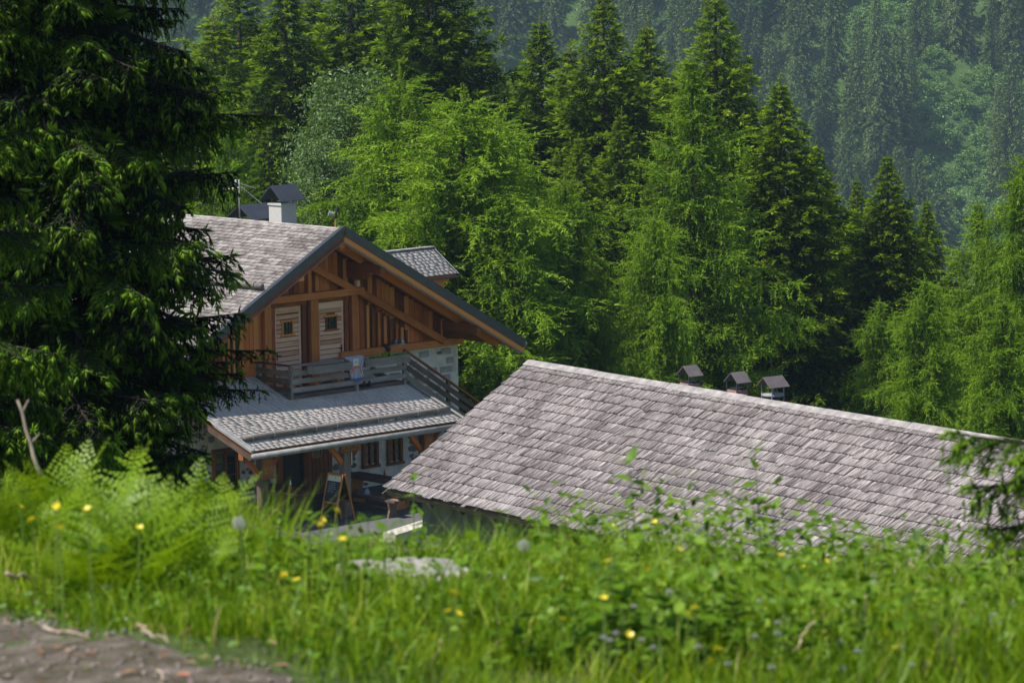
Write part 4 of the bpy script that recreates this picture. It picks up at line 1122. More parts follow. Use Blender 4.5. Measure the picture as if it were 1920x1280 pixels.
def diamond_spray(nsh, ln, wd, spread, seed, curl=0.15):
    """a twig of small leaf-like shoots"""
    r = np.random.default_rng(seed); V, F, T = [], [], []
    for k in range(nsh):
        t = (k+0.5)/nsh
        base = np.array([t*0.75, 0, -curl*t*t])
        side = 1 if k % 2 else -1
        a = spread*r.uniform(0.6, 1.2)*(1 - 0.6*t)*side
        d = np.array([math.cos(a), math.sin(a), r.normal(0, 0.3)]); d /= np.linalg.norm(d)
        s = np.cross(d, r.normal(size=3)); s /= np.linalg.norm(s)
        l_ = ln*r.uniform(0.7, 1.2); w_ = wd*r.uniform(0.7, 1.2)
        i = len(V)
        V += [base, base + d*l_*0.5 + s*w_, base + d*l_, base + d*l_*0.5 - s*w_]
        F += [(i, i+1, i+2), (i, i+2, i+3)]
        q = 0.35*t + r.uniform(-0.12, 0.12); T += [q, q]
    return np.array(V), np.array(F), np.array(T)

def conifer(seed, H=15.0, Rb=2.6, spacing=0.30, nb=6.5, lat=0.17, spray=0.24, tmpl=None, mode='spruce', prof=0.8, gap=0.0, lowcut=0.05, weep=0.0):
    """branch whorls with laterals; returns crown arrays and limb paths"""
    r = np.random.default_rng(seed)
    P, D, S, T = [], [], [], []
    limbs = []
    z = H*lowcut
    while z < H*0.975:
        f = z/H
        L0 = Rb*((1-f)**prof*0.97 + 0.008)*min(1.0, 0.72 + 2.2*f)*min(1.0, 0.42 + 3.2*(1-f))
        ts = min(1.0, 0.36 + 3.0*(1-f))
        k = max(3, int(round(r.normal(nb, 0.8))))
        a0 = r.uniform(0, 6.28)
        for b in range(k):
            az = a0 + 2*math.pi*b/k + r.normal(0, 0.22)
            Lb = L0*r.uniform(0.68, 1.2)*(1 + 0.16*math.sin(3*az + z*0.9 + seed))
            if weep and b % 2: Lb *= 0.8
            if gap and r.random() < gap: Lb *= r.uniform(0.3, 0.6)
            if Lb < 0.12: Lb = 0.12
            rise = (0.62*f - 0.05 + r.normal(0, 0.08)) if mode == 'spruce' else (0.40*f + 0.12 + 0.34*weep + r.normal(0, 0.14))
            droop = (0.55 if mode == 'spruce' else 0.62 + 0.62*weep)*(1-0.5*f)
            ca, sa = math.cos(az), math.sin(az)
            def pt(t): return np.array([ca*Lb*t, sa*Lb*t, z + Lb*(rise*t - droop*t*t + 0.16*t**3)])
            def tg(t):
                d = pt(min(t+0.05, 1.05)) - pt(t-0.05); return d/np.linalg.norm(d)
            limbs.append([pt(0), pt(0.4), pt(0.8)])
            n_l = max(2, int(Lb/lat))
            for q in range(n_l):
                t = (0.16 if mode == 'spruce' else 0.06) + (0.84 if mode == 'spruce' else 0.94)*(q + r.random()*0.6)/n_l
                base = pt(t); fw_ = tg(t)
                for side in (-1, 1):
                    sd = np.array([-sa*side, ca*side, 0])
                    if weep and t < 0.12: continue
                    ll = max(0.10, Lb*(0.28 if weep else 0.40)*(1-t)**0.75 + 0.10)*r.uniform(0.7, 1.25)
                    if mode == 'spruce':
                        dd = fw_*0.65 + sd*0.80 + np.array([0, 0, -0.42 - 0.25*(1-f)])
                    else:
                        dd = fw_*0.55 + sd*0.8 + np.array([0, 0, -0.15])
                    dd = dd + r.normal(0, 0.14, 3); dd /= np.linalg.norm(dd)
                    m_ = max(1, int(ll/((spray*0.62) if not weep else 0.24)))
                    for w in range(m_):
                        u_ = (w + 0.3)/m_
                        p = base + dd*ll*u_*0.9 + np.array([0, 0, -0.28*ll*u_*u_])
                        if mode == 'spruce':
                            d2 = dd + np.array([0, 0, -0.35*u_]) + r.normal(0, 0.22, 3)
                            P.append(p); D.append(d2); S.append(ts*spray*r.uniform(0.8, 1.3)); T.append((0.02 + 0.60*u_*r.random() + 0.32*t*r.random())*(0.35 + 0.65*t))  # tone falls towards the trunk: crown shade put into the colour
                        else:
                            hang = np.array([0, 0, -1.0]) + dd*(0.30 - 0.12*weep) + r.normal(0, 0.13 - 0.05*weep, 3)
                            P.append(p); D.append(hang); S.append(spray*r.uniform(0.6, 1.5)); T.append((0.05 + 0.45*r.random() + 0.25*u_ + 0.25*t)*(0.4 + 0.6*t))  # strand tone also carries painted shade near the trunk
                            if r.random() < 0.5:
                                P.append(p); D.append(dd + r.normal(0, 0.25, 3)); S.append(spray*r.uniform(0.6, 1.0)); T.append(0.35 + 0.3*r.random())
            for w in range(3):                    # branch tip
                P.append(pt(0.86 + 0.05*w)); D.append(tg(0.95) + r.normal(0, 0.25, 3)); S.append(ts*spray*r.uniform(0.8, 1.2)); T.append(0.5 + 0.35*r.random())
        z += spacing*r.uniform(0.8, 1.2)*(1 - 0.35*f)
    for w in range(8):                            # leader
        P.append(np.array([0, 0, H*0.985 + 0.14 - 0.10*w])); D.append(np.array([0, 0, 1.6]) + r.normal(0, 0.25, 3)); S.append(spray*(0.45 + 0.04*w)); T.append(0.6)
    P, D, S, T = (np.array(q) for q in (P, D, S, T))
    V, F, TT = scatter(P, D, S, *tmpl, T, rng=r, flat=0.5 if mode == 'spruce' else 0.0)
    return V, F, TT, limbs

def trunk_mesh(name, H, r0, limbs, lim=90, seed=0):
    m = MB(); rr = random.Random(seed); n = 9
    pts = [(rr.uniform(-0.03, 0.03)*(k > 0), rr.uniform(-0.03, 0.03)*(k > 0), H*0.99*k/n - (0.3 if k == 0 else 0)) for k in range(n+1)]
    m.tube(pts, [r0*(1-0.95*k/n) + 0.01 for k in range(n+1)], 8)
    for pth in (rr.sample(limbs, min(lim, len(limbs)))):
        Lb = float(np.linalg.norm(pth[2]-pth[0])); ra = 0.008 + 0.010*Lb
        m.tube([tuple(p) for p in pth], [ra, ra*0.7, ra*0.3], 4)
    return m.mesh(name, M['bark'], True)

class Kind:
    def __init__(s, name, H, crown, trunk): s.name, s.H, s.crown, s.trunk = name, H, crown, trunk
SPRAY = diamond_spray(8, 0.58, 0.090, 1.0, 3)
STRAND = diamond_spray(11, 0.22, 0.055, 1.35, 4, 0.05)
def strand_tmpl(nt, seed, tl=0.19, tw=0.040):
    """hanging larch shoot: tufts of short needles round a thread"""
    r = np.random.default_rng(seed); V, F, T = [], [], []
    for k in range(nt):
        t = (k + 0.4)/nt
        base = np.array([t, 0.06*math.sin(3*t), 0.05*math.cos(4*t)])
        for q in range(2):
            d = r.normal(size=3); d[0] += 1.5; d /= np.linalg.norm(d); s = np.cross(d, r.normal(size=3)); s /= np.linalg.norm(s)
            i = len(V); l_ = tl*r.uniform(0.7, 1.3)
            V += [base - s*tw, base + s*tw, base + d*l_*1.2]; F += [(i, i+1, i+2)]; T += [0.2*r.random() + 0.1*t]
    return np.array(V), np.array(F), np.array(T)
STRAND = strand_tmpl(7, 4)
STRANDW = strand_tmpl(11, 6, 0.125, 0.027)
KSPR = []
for k, (H_, R_, gp, pf) in enumerate(((16, 4.0, 0.06, 0.85), (15, 3.5, 0.10, 0.90), (17, 4.4, 0.08, 0.80))):
    V, F, T, lb = conifer(100+k, H_, R_, 0.32, 6.6, 0.20, 0.30, SPRAY, 'spruce', pf, gp)
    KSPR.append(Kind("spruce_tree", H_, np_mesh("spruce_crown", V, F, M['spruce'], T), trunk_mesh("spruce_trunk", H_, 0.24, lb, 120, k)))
KLAR = []
for k, (H_, R_, gp, pf) in enumerate(((14, 4.4, 0.10, 0.50), (15, 3.9, 0.10, 0.80), (13, 3.9, 0.18, 0.60))):
    V, F, T, lb = conifer(200+k, H_, R_, 0.66 if k == 1 else 0.92, 6.0 if k == 1 else 5.6, 0.17 if k == 1 else 0.13, 0.52 if k == 1 else 0.92, STRAND if k == 1 else STRANDW, 'larch', pf, gp, 0.05, 0.0 if k == 1 else 1.0)
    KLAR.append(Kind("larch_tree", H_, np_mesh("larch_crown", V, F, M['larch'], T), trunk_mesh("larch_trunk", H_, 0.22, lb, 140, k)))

def plant_tree(kind, px, py, depth, wide, label, rz=None, cat="tree", group=None, lean=0.0, base=None):
    """top of the tree where the photograph shows it, foot on the ground"""
    top = at(px, py, depth)
    zb = gz(top.x, top.y) if base is None else base
    e = empty(kind.name, (top.x, top.y, zb), random.uniform(0, 6.28) if rz is None else rz)
    s = (top.z - zb)/kind.H
    e.scale = (s*wide, s*wide, s)
    e.rotation_euler.x = lean
    link("crown", kind.crown, e); link("trunk", kind.trunk, e)
    return tag(e, label, cat, group)

S0, S1, S2 = KSPR
S3 = S0
L0_, L1_, L2_ = KLAR
TREES = [
    # spruces behind the lodge, left to right
    (S2, 445, -70, 150, 1.05, "light green spruce behind the dark near spruce at upper left"),
    (S1, 535, -60, 142, 1.0, "tall spruce behind the aerial, second from the left edge of the wood"),
    (L1_, 424, 132, 128, 0.62, "slim young larch just left of the aerial and behind the roof ridge"),
    (S0, 655, -110, 150, 1.0, "tall spruce with brown cones standing behind the grey-green broadleaf"),
    (S3, 592, 190, 136, 0.9, "low bushy spruce behind the lodge chimney"),
    (S2, 800, -170, 138, 0.95, "tall dark spruce with bare trunk showing behind the weeping larch top"),
    (S1, 700, 110, 140, 0.8, "spruce squeezed between broadleaf and weeping larch"),
    (S3, 905, 70, 140, 1.0, "spruce right of the tall dark one with tip near the picture top"),
    (S0, 945, 130, 150, 0.8, "slim spruce behind the right side of the weeping larch"),
    (S1, 1012, 20, 146, 0.95, "spruce with cones left of the two middle spires"),
    (S2, 1070, 75, 140, 0.9, "lower spruce between the middle spires"),
    (S0, 1132, -20, 138, 1.05, "bright spruce spire left of centre top"),
    (S3, 1085, 250, 128, 0.9, "dense spruce beside the right flank of the weeping larch"),
    (S1, 1212, 30, 142, 0.95, "narrow spruce spire left of the upright larch"),
    (S2, 1165, 200, 134, 0.9, "spruce filling the gap left of the upright larch"),
    (S0, 1340, -30, 140, 1.0, "cone-laden spruce towering behind the upright larch"),
    (S3, 1405, 190, 150, 0.8, "half hidden spruce behind the cone-laden one"),
    (S1, 1462, 140, 124, 1.15, "broad dark spruce right of the upright larch"),
    (S2, 1530, 260, 130, 0.95, "spruce shoulder at the right side of the broad dark spruce"),
    (S0, 1607, 330, 136, 0.75, "small spruce tip between the two right spruces"),
    (S3, 1664, 285, 126, 1.0, "right hand spruce above the barn ridge with pointed tip"),
    (S1, 1738, 365, 132, 0.8, "low spruce at the right flank of the right hand spruce"),
    (S2, 985, 330, 126, 0.8, "spruce low behind the weeping larch above the barn ridge end"),
    (S0, 1240, 260, 128, 0.85, "spruce showing left of the upright larch's lower crown"),  # unseen filler that closes the wood behind the larch
    (S3, 500, 235, 132, 0.9, "low spruce between the aerial and the chimney"),
    # larches in front
    (L0_, 752, 132, 114, 1.15, "weeping larch with leaning top left of the multi-topped clump"),
    (L0_, 868, 172, 110, 1.45, "large weeping larch in the middle of the clump above the gable"),
    (L2_, 944, 212, 115, 0.95, "weeping larch on the right side of the clump"),
    (L2_, 960, 420, 109, 1.0, "lower weeping larch beside the eave end of the lodge"),
    (L1_, 1296, 98, 115, 1.12, "tall upright feathery larch above the barn roof"),
    (L2_, 1228, 400, 111, 0.9, "small larch at the foot of the upright one"),
    (L1_, 1832, 372, 110, 1.1, "pale larch near the right edge with open crown"),
    (L0_, 1925, 280, 108, 0.85, "pale larch cut by the right edge of the picture"),
    (L2_, 1735, 520, 106, 1.0, "low pale larch above the right end of the barn ridge"),
    (L2_, 1880, 560, 101, 1.1, "bushy larch low at the right edge above the ridge board"),
]
TREES += [   # a second rank that closes the wood
    (S1, 1040, 170, 160, 1.1, "spruce tip in the second rank between the middle spires"), (S2, 1170, 110, 165, 1.1, "second rank spruce left of the narrow spire"), (S0, 985, 110, 165, 1.1, "second rank spruce right of the tall dark one"),
    (S1, 860, 120, 160, 1.2, "second rank spruce behind the weeping larch crown"), (S2, 720, -40, 165, 1.1, "second rank spruce left of the tall dark spruce"), (S0, 590, -30, 165, 1.2, "second rank spruce behind the broadleaf tree"),
    (S1, 480, 30, 160, 1.2, "second rank spruce above the aerial"), (S2, 400, 20, 145, 1.2, "spruce at the edge of the dark near spruce"), (S0, 1275, 120, 160, 1.1, "second rank spruce behind the upright larch's left side"),
    (S1, 1500, 330, 155, 1.2, "second rank spruce behind the broad dark spruce"), (S2, 1570, 400, 140, 1.2, "second rank spruce low between the right spruces"), (S0, 1700, 420, 145, 1.2, "second rank spruce low behind the right hand spruce"),
    (S1, 1390, 330, 150, 1.2, "second rank spruce low behind the broad dark spruce's left side"), (S2, 1790, 480, 130, 1.2, "low spruce behind the pale larches at right"), (L2_, 1650, 560, 118, 1.0, "small larch low before the right hand spruce"),
    (L0_, 800, 330, 110, 0.9, "low weeping larch branches just behind the gable verge"), (L0_, 1060, 330, 113, 0.9, "weeping larch at the right end of the clump")]
for t in TREES:
    t = list(t)
    if t[0] in KSPR: t[4] *= 1.22
    else: t[4] *= 1.12
    plant_tree(*t, group="conifers behind the lodge")

# grey-green broadleaf behind the chimney
def broadleaf(seed, H, Rw, nclump, per, leaf, mat, zlow=0.18):
    r = np.random.default_rng(seed); P, D, S, T, limbs = [], [], [], [], []
    for k in range(nclump):
        f = r.uniform(zlow, 1.0)
        rad = Rw*math.sqrt(max(0.02, 1 - ((f-0.42)/0.60)**2))*math.sqrt(r.uniform(0.15, 1))
        az = r.uniform(0, 6.28); c = np.array([math.cos(az)*rad, math.sin(az)*rad, f*H*0.97])
        limbs.append([np.array([0, 0, max(0.2, c[2]-rad*1.2)]), c*np.array([0.5, 0.5, 1]) - np.array([0, 0, rad*0.4]), c])
        q = r.normal(size=(per, 3))*np.array([0.30, 0.30, 0.26])*Rw*0.42
        P.append(c + q); D.append(r.normal(size=(per, 3)) + np.array([0, 0, -0.2])); S.append(leaf*r.uniform(0.7, 1.3, per)); T.append(np.clip(r.normal(0.5, 0.22, per) + r.normal(0, 0.12), 0, 1))
    P, D, S, T = (np.concatenate(q) for q in (P, D, S, T))
    tv = np.array([(0, 0, 0), (0.5, 0.24, 0.04), (1, 0, 0), (0.5, -0.24, 0.04)]); tf = np.array([(0, 1, 2), (0, 2, 3)])
    V, F, TT = scatter(P, D, S, tv, tf, np.zeros(2), T, rng=r)
    return V, F, TT, limbs
V, F, T, lb = broadleaf(5, 12.0, 2.3, 170, 170, 0.13, M['willow'])
KW = Kind("broadleaf_tree", 12.0, np_mesh("broadleaf_crown", V, F, M['willow'], T), trunk_mesh("broadleaf_trunk", 11.0, 0.14, lb, 100, 3))
plant_tree(KW, 650, 118, 122, 0.95, "grey-green broadleaf tree behind the lodge ridge", 1.0)
plant_tree(KW, 608, 250, 120, 0.9, "lower grey-green broadleaf right behind the chimney", 3.0)

# ------------------------------------------------------------------ near spruces on the left
def shoot_tmpl(seed):
    """one young spruce shoot: tapered body with needles standing out"""
    r = np.random.default_rng(seed); V, F, T = [], [], []
    n = 4
    for t, rr in ((0.0, 0.05), (0.35, 0.12)):
        for k in range(n): V.append((t, rr*math.cos(2*math.pi*k/n), rr*math.sin(2*math.pi*k/n)))
    V.append((1.0, 0, 0))
    for k in range(n):
        a, b = k, (k+1) % n
        F += [(a, b, n+b), (a, n+b, n+a), (n+a, n+b, 2*n)]; T += [-0.05, -0.05, 0.05]
    for k in range(9):
        t = r.uniform(0.05, 0.8); a = r.uniform(0, 6.28); c = np.array([t, 0.04*math.cos(a), 0.04*math.sin(a)])
        d = np.array([0.75, math.cos(a), math.sin(a)]); d /= np.linalg.norm(d); s = np.cross(d, (1, 0.2, 0.1)); s /= np.linalg.norm(s)
        i = len(V); V += [tuple(c - s*0.03), tuple(c + s*0.03), tuple(c + d*0.30)]; F.append((i, i+1, i+2)); T.append(r.uniform(-0.05, 0.1))
    return np.array(V, float), np.array(F), np.array(T)
SHOOT = shoot_tmpl(2)
def bough(seed, Lb=2.0, mat='spruce_near'):
    """one spruce bough along +x with hanging branchlets"""
    r = np.random.default_rng(seed); P, D, S, T = [], [], [], []
    wav = r.uniform(0, 6)
    def ax(t): return np.array([Lb*t, 0.10*math.sin(2.2*t + wav)*t, Lb*(0.10*t - 0.30*t*t + 0.17*t**3)])
    m = MB(); pts = [ax(t) for t in np.linspace(0, 1, 9)]
    m.tube([tuple(p) for p in pts], list(np.linspace(0.026, 0.005, 9)), 5)
    n_l = int(Lb/0.055)
    for q in range(n_l):
        t = 0.10 + 0.9*q/n_l; side = 1 if q % 2 else -1
        base = ax(t); fw_ = ax(t+0.02) - ax(t-0.02); fw_ /= np.linalg.norm(fw_)
        ll = (0.50*(1-t)**0.6 + 0.13)*r.uniform(0.55, 1.2)
        d0 = fw_*0.75 + np.array([0, side*0.75, 0.0]) + r.normal(0, 0.12, 3); d0 /= np.linalg.norm(d0)
        g = r.uniform(0.35, 1.0)
        ns = max(3, int(ll/0.045))
        pp = []
        for w in range(ns):
            u_ = (w+0.5)/ns
            p = base + d0*ll*u_*(1-0.25*g*u_) + np.array([0, 0, -g*0.62*ll*u_*u_])
            tang = d0*(1-0.5*g*u_) + np.array([0, 0, -1.24*g*u_]); tang /= np.linalg.norm(tang)
            pp.append(p)
            for s_ in (-1, 1):
                sd = np.cross(tang, np.array([0, 0, 1.0])); sd /= max(np.linalg.norm(sd), 1e-3)
                P.append(p); D.append(tang*0.8 + sd*s_*0.75 + np.array([0, 0, -0.25]) + r.normal(0, 0.2, 3)); S.append(r.uniform(0.055, 0.095)); T.append(0.12 + 0.40*u_*r.random() + (0.55 if u_ > 0.6 else 0)*r.random())
            if r.random() < 0.40 and u_ < 0.9:       # hanging comb branchlet
                hl = r.uniform(0.08, 0.26)*(1.1 - 0.5*u_)
                for h in range(int(hl/0.042)+1):
                    hp = p + np.array([0, 0, -0.042*h]) + r.normal(0, 0.008, 3)
                    P.append(hp); D.append(np.array([0, 0, -1.0]) + tang*0.35 + r.normal(0, 0.35, 3)); S.append(r.uniform(0.055, 0.09)); T.append(0.10 + 0.35*r.random() + (0.6*r.random() if h*0.042 > hl-0.08 else 0))
        m.tube([tuple(base)] + [tuple(p) for p in pp[::3]], [0.007, 0.006] + [0.004]*(len(pp[::3])-1), 3)
        P.append(pp[-1]); D.append(tang); S.append(r.uniform(0.075, 0.11)); T.append(0.7 + 0.3*r.random())
    for w in range(5):
        P.append(ax(1.0)); D.append(ax(1.0)-ax(0.9) + r.normal(0, 0.10, 3)); S.append(r.uniform(0.07, 0.11)); T.append(0.75)
    P, D, S, T = (np.array(q) for q in (P, D, S, T))
    V, F, TT = scatter(P, D, S, *SHOOT, T, rng=r)
    return np_mesh("bough_needles", V, F, M[mat], TT), m.mesh("bough_wood", M['dark_bark'])
YBOUGH = bough(340, 1.0, 'spruce_young_sunlit')
BOUGHS = [bough(300+k, 2.0 if k < 4 else 1.5) for k in range(7)]
def near_spruce(px, depth, H, Rb, label, seed, zlo, zhi, nbr, spacing, taper=0.0, kinds=None):
    kinds = kinds or BOUGHS
    p = at(px, 400, depth); zb = gz(p.x, p.y)
    e = empty("near_spruce", (p.x, p.y, zb)); tag(e, label, "tree")
    m = MB(); m.tube([(0, 0, -0.4), (0, 0, H*0.35), (0.05, 0.02, H*0.7), (0, 0, H)], [0.26, 0.19, 0.10, 0.02], 10); m.build("trunk", M['bark'], e, True)
    r = random.Random(seed); z = zlo
    while z < zhi:
        f = z/H
        L0 = Rb*min(1.0, (1-f)**0.62*1.28)
        a0 = r.uniform(0, 6.28)
        for k in range(nbr):
            az = a0 + 2*math.pi*k/nbr + r.gauss(0, 0.2)
            Lb = max(0.25, L0*r.uniform(0.78, 1.12))*(max(0.55, 1-0.28*(taper-z)) if z < taper else 1.0)
            if taper and math.cos(az) > 0.6: Lb = min(Lb, 1.74)
            i = r.randrange(len(kinds)); bl = 2.0 if i < 4 else 1.5
            c = link("bough", kinds[i][0], e)
            s = Lb/bl
            c.location = (0, 0, z + r.uniform(-0.08, 0.08)); c.rotation_euler = (r.gauss(0, 0.22), R(r.uniform(-8, 26)) - 0.55*max(0, f-0.5), az); c.scale = (s, max(0.85, min(1.25, s*1.2)), max(0.9, min(1.3, s*1.3)))
            w = link("bough_wood", kinds[i][1], c)
        z += spacing*r.uniform(0.8, 1.2)
    return e
def inner_crown(tree, seed, H, Rb, z0, z1, outer):
    """the rest of the crown: shaded twigs inside, and the parts above and below the picture"""
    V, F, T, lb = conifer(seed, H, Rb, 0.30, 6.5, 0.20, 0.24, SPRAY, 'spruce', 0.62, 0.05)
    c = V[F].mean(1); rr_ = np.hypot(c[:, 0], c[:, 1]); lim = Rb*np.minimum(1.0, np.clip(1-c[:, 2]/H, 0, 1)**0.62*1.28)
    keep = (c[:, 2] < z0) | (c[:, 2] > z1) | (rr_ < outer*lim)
    F = F[keep]; T = T[keep]*0.6  # lower tone puts the shade inside the crown into the colour
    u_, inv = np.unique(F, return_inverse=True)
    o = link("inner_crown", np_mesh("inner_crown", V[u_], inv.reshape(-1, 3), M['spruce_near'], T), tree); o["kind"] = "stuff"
SUN_PAINTED = [bough(360+k, 2.0, 'spruce_young_sunlit') for k in range(3)]  # bright needle colour paints sunlight onto the left-edge tree's boughs
BOUGHS.append((bough(366, 1.5, 'spruce_young_sunlit')))  # one bough kind with sunlight put into its needle colour
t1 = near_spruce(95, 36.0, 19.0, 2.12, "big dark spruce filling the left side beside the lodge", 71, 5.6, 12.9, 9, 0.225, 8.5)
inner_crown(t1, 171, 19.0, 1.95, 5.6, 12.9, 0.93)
for zz, lb, az in ((10.86, 2.15, -0.05), (11.1, 1.85, -0.25), (8.3, 1.95, -0.12), (8.62, 2.0, 0.1)):
    c = link("bough", BOUGHS[1][0], t1); c.location = (0, 0, zz); c.rotation_euler = (0, R(1), az); c.scale = (lb/2.0, 0.8, 0.62); link("bough_wood", BOUGHS[1][1], c)
t2 = near_spruce(-230, 29.0, 12.6, 1.85, "sunlit spruce whose bough tips enter at the left edge", 72, 3.6, 10.6, 8, 0.25, 0.0, SUN_PAINTED)
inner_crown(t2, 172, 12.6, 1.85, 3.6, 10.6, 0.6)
# ------------------------------------------------------------------ far mountainside
def far_conifer(seed, H, Rb):
    r = np.random.default_rng(seed); P, D, S, T = [], [], [], []
    z = H*0.05
    while z < H*0.99:
        f = z/H; L0 = Rb*((1-f)**0.85 + 0.02)
        k = int(r.integers(6, 9)); a0 = r.uniform(0, 6.28)
        for b in range(k):
            az = a0 + 6.283*b/k + r.normal(0, 0.2); Lb = L0*r.uniform(0.7, 1.2)
            n_ = max(1, int(Lb/0.5))
            for q in range(n_):
                t = (q+0.6)/n_
                p = np.array([math.cos(az)*Lb*t, math.sin(az)*Lb*t, z + Lb*(0.25*f*t - 0.42*t*t)])
                for w in range(2):
                    P.append(p + r.normal(0, 0.12, 3)); D.append(np.array([math.cos(az), math.sin(az), -0.55]) + r.normal(0, 0.22, 3)); S.append(r.uniform(0.55, 0.95)); T.append(0.18 + 0.40*t + 0.10*r.random())
        z += 0.62*r.uniform(0.8, 1.2)
    P, D, S, T = (np.array(q) for q in (P, D, S, T))
    tv, tf, tt = diamond_spray(5, 0.7, 0.16, 1.1, seed)
    return scatter(P, D, S, tv, tf, tt, T, rng=r, flat=0.6)
KFAR = []
for k, (H_, R_) in enumerate(((24, 3.6), (22, 3.2), (26, 3.9), (20, 3.5))):
    V, F, T = far_conifer(400+k, H_, R_)
    m = MB().tube([(0, 0, -1.5), (0, 0, H_*0.95)], [0.32, 0.03], 6).mesh("far_trunk", M['bark'])
    KFAR.append(Kind("distant_spruce", H_, np_mesh("far_crown", V, F, M['far_spruce'], T), m))
KSHR = []
for k in range(3):
    V, F, T, lb = broadleaf(450+k, 6.0, 3.2, 60, 34, 0.55, M['far_shrub'], 0.05)
    KSHR.append(np_mesh("far_shrub_crown", V, F, M['far_shrub'], T))
def clear_patch(px, py):
    """the open, shrubby gullies of the slope"""
    g1 = 1600 < px < 1760 and -60 < py < 150 and abs(px - (1655 + 0.25*py)) < 85
    g2 = py > 150 and abs(px - (1790 + 0.10*(py-300) - 40*math.sin(py*0.02))) < 105
    return g1 or g2
rf = random.Random(77); placed = []; nsp = 0; nsh = 0
for tries in range(9000):
    y = rf.uniform(738, 905); x = rf.uniform(-115, 125)*y/820
    z = float(mountain_z(x, y)); px, py, _k = to_px((x, y, z))
    if not (-150 < px < 2080 and -260 < py < 640): continue
    if py < -120 and rf.random() < 0.5: continue
    shrub = clear_patch(px, py)
    if px < 1180 and py > 130: continue
    dmin = 3.3 if shrub else 6.4
    if any((x-a)**2 + (y-b)**2 < dmin**2 for a, b in placed): continue
    placed.append((x, y))
    if shrub and rf.random() < 0.9:
        e = empty("distant_shrub", (x, y, z-0.3), rf.uniform(0, 6.28)); s = rf.uniform(0.45, 1.0); e.scale = (s*1.15, s*1.15, s)
        tag(e, "pale green rounded shrub in the open gully of the far mountainside", "shrub", "shrubs on the far mountainside")
        link("crown", KSHR[rf.randrange(3)], e); nsh += 1
        if nsh > 200: break
    elif nsp < 296:
        kd = KFAR[rf.randrange(4)]
        e = empty("distant_spruce", (x, y, z), rf.uniform(0, 6.28)); s = rf.uniform(0.65, 1.3); e.scale = (s*rf.uniform(0.85, 1.1),)*2 + (s,)
        tag(e, "hazy blue-green spruce in the wood on the far mountainside", "tree", "spruces on the far mountainside")
        link("crown", kd.crown, e); link("trunk", kd.trunk, e); nsp += 1
for k, (px, py) in enumerate(((1770, 222), (1880, 262), (1500, 20), (1720, 12))):
    pass

# the air: pale, even haze over the whole valley
hz = MB().box(-620, 620, -30, 1100, -113, 176)
hm = bpy.data.materials.new("valley_haze"); hm.use_nodes = True
hn = hm.node_tree.nodes; hn.clear()
ho = hn.new("ShaderNodeOutputMaterial"); hv = hn.new("ShaderNodeVolumePrincipled")
hv.inputs["Color"].default_value = (0.56, 0.80, 0.95, 1)
hv.inputs["Density"].default_value = 0.00014
hv.inputs["Anisotropy"].default_value = 0.1
hm.node_tree.links.new(hv.outputs[0], ho.inputs["Volume"])
hzo = hz.build("haze", hm); hzo["kind"] = "stuff"
# ------------------------------------------------------------------ foreground bank
def on_ground(px, py, h, lo=8.0, hi=14.5):
    """where the line of sight through a picture point runs h above the bank"""
    best = None
    for k in range(120):
        d = lo + (hi-lo)*k/119; p = at(px, py, d); e = p.z - gz(p.x, p.y) - h
        if best is None or abs(e) < abs(best[0]): best = (e, p)
    return best[1]
rg = np.random.default_rng(17)
def grass(name, n, xr, yr, hr, wr, tone, seed, dens=None, lean=0.5, dry=0.03):
    r = np.random.default_rng(seed)
    x = r.uniform(*xr, n*2); y = r.uniform(*yr, n*2)
    keep = y > path_edge(np.clip(x, -3, 2)) + 0.02 - (x < -3)*3
    keep |= (r.random(len(x)) < 0.03 + 0.6*np.exp(-np.clip(path_edge(np.clip(x, -3, 2)) - y, 0, 9)/0.16)*(wob(x, y, 4.0, 5.0) > 0.1))
    keep &= (r.random(len(x)) < np.clip((y - path_edge(np.clip(x, -3, 2)))/0.45, 0.18, 1)) | (y < path_edge(np.clip(x, -3, 2)))
    if dens is not None: keep &= r.random(len(x)) < dens(x, y)
    x, y = x[keep][:n], y[keep][:n]; n = len(x)
    z = ground_z(x, y) - 0.01
    patch = 0.75 + 0.42*wob(x, y, 1.9, seed)
    h = r.uniform(*hr, n)*np.clip(patch, 0.4, 1.5)*np.clip((y - path_edge(np.clip(x, -3, 2)))/0.9, 0.15, 1)
    h = h*np.where((np.abs(x + 0.30) < 0.34) & (y > BOUL.y - 0.95) & (y < BOUL.y + 0.12), 0.42, 1.0)
    h = h*np.where(x > 0.6, 1.2, 1.0)
    w = r.uniform(*wr, n)
    az = r.uniform(0, 6.28, n); ln = h*r.uniform(0.1, lean, n)
    d = np.stack([np.cos(az), np.sin(az), 0*az], 1); fa = r.uniform(0, 6.28, n); s = np.stack([np.cos(fa), np.sin(fa), 0*fa], 1)
    b = np.stack([x, y, z], 1)
    up = np.array([0, 0, 1.0])
    V = np.zeros((n, 5, 3))
    V[:, 0] = b - s*w[:, None]/2; V[:, 1] = b + s*w[:, None]/2
    m = b + up*h[:, None]*0.6 + d*ln[:, None]*0.35
    V[:, 2] = m + s*w[:, None]*0.42; V[:, 3] = m - s*w[:, None]*0.42
    V[:, 4] = b + up*h[:, None] + d*ln[:, None]
    F = np.array([(0, 1, 2), (0, 2, 3), (3, 2, 4)])[None] + (np.arange(n)*5)[:, None, None]
    t = np.clip(r.normal(tone, 0.20, n) + 0.16*wob(x, y, 2.7, seed+3), 0.0, 0.92); t[r.random(n) < dry] = 1.0
    o = link(name, np_mesh(name, V.reshape(-1, 3), F.reshape(-1, 3), M['grass'], np.repeat(t, 3)))
    return tag(o, "bright green grass and meadow herbs covering the bank", "grass", None, "stuff")
XR = (-2.6, 2.6)
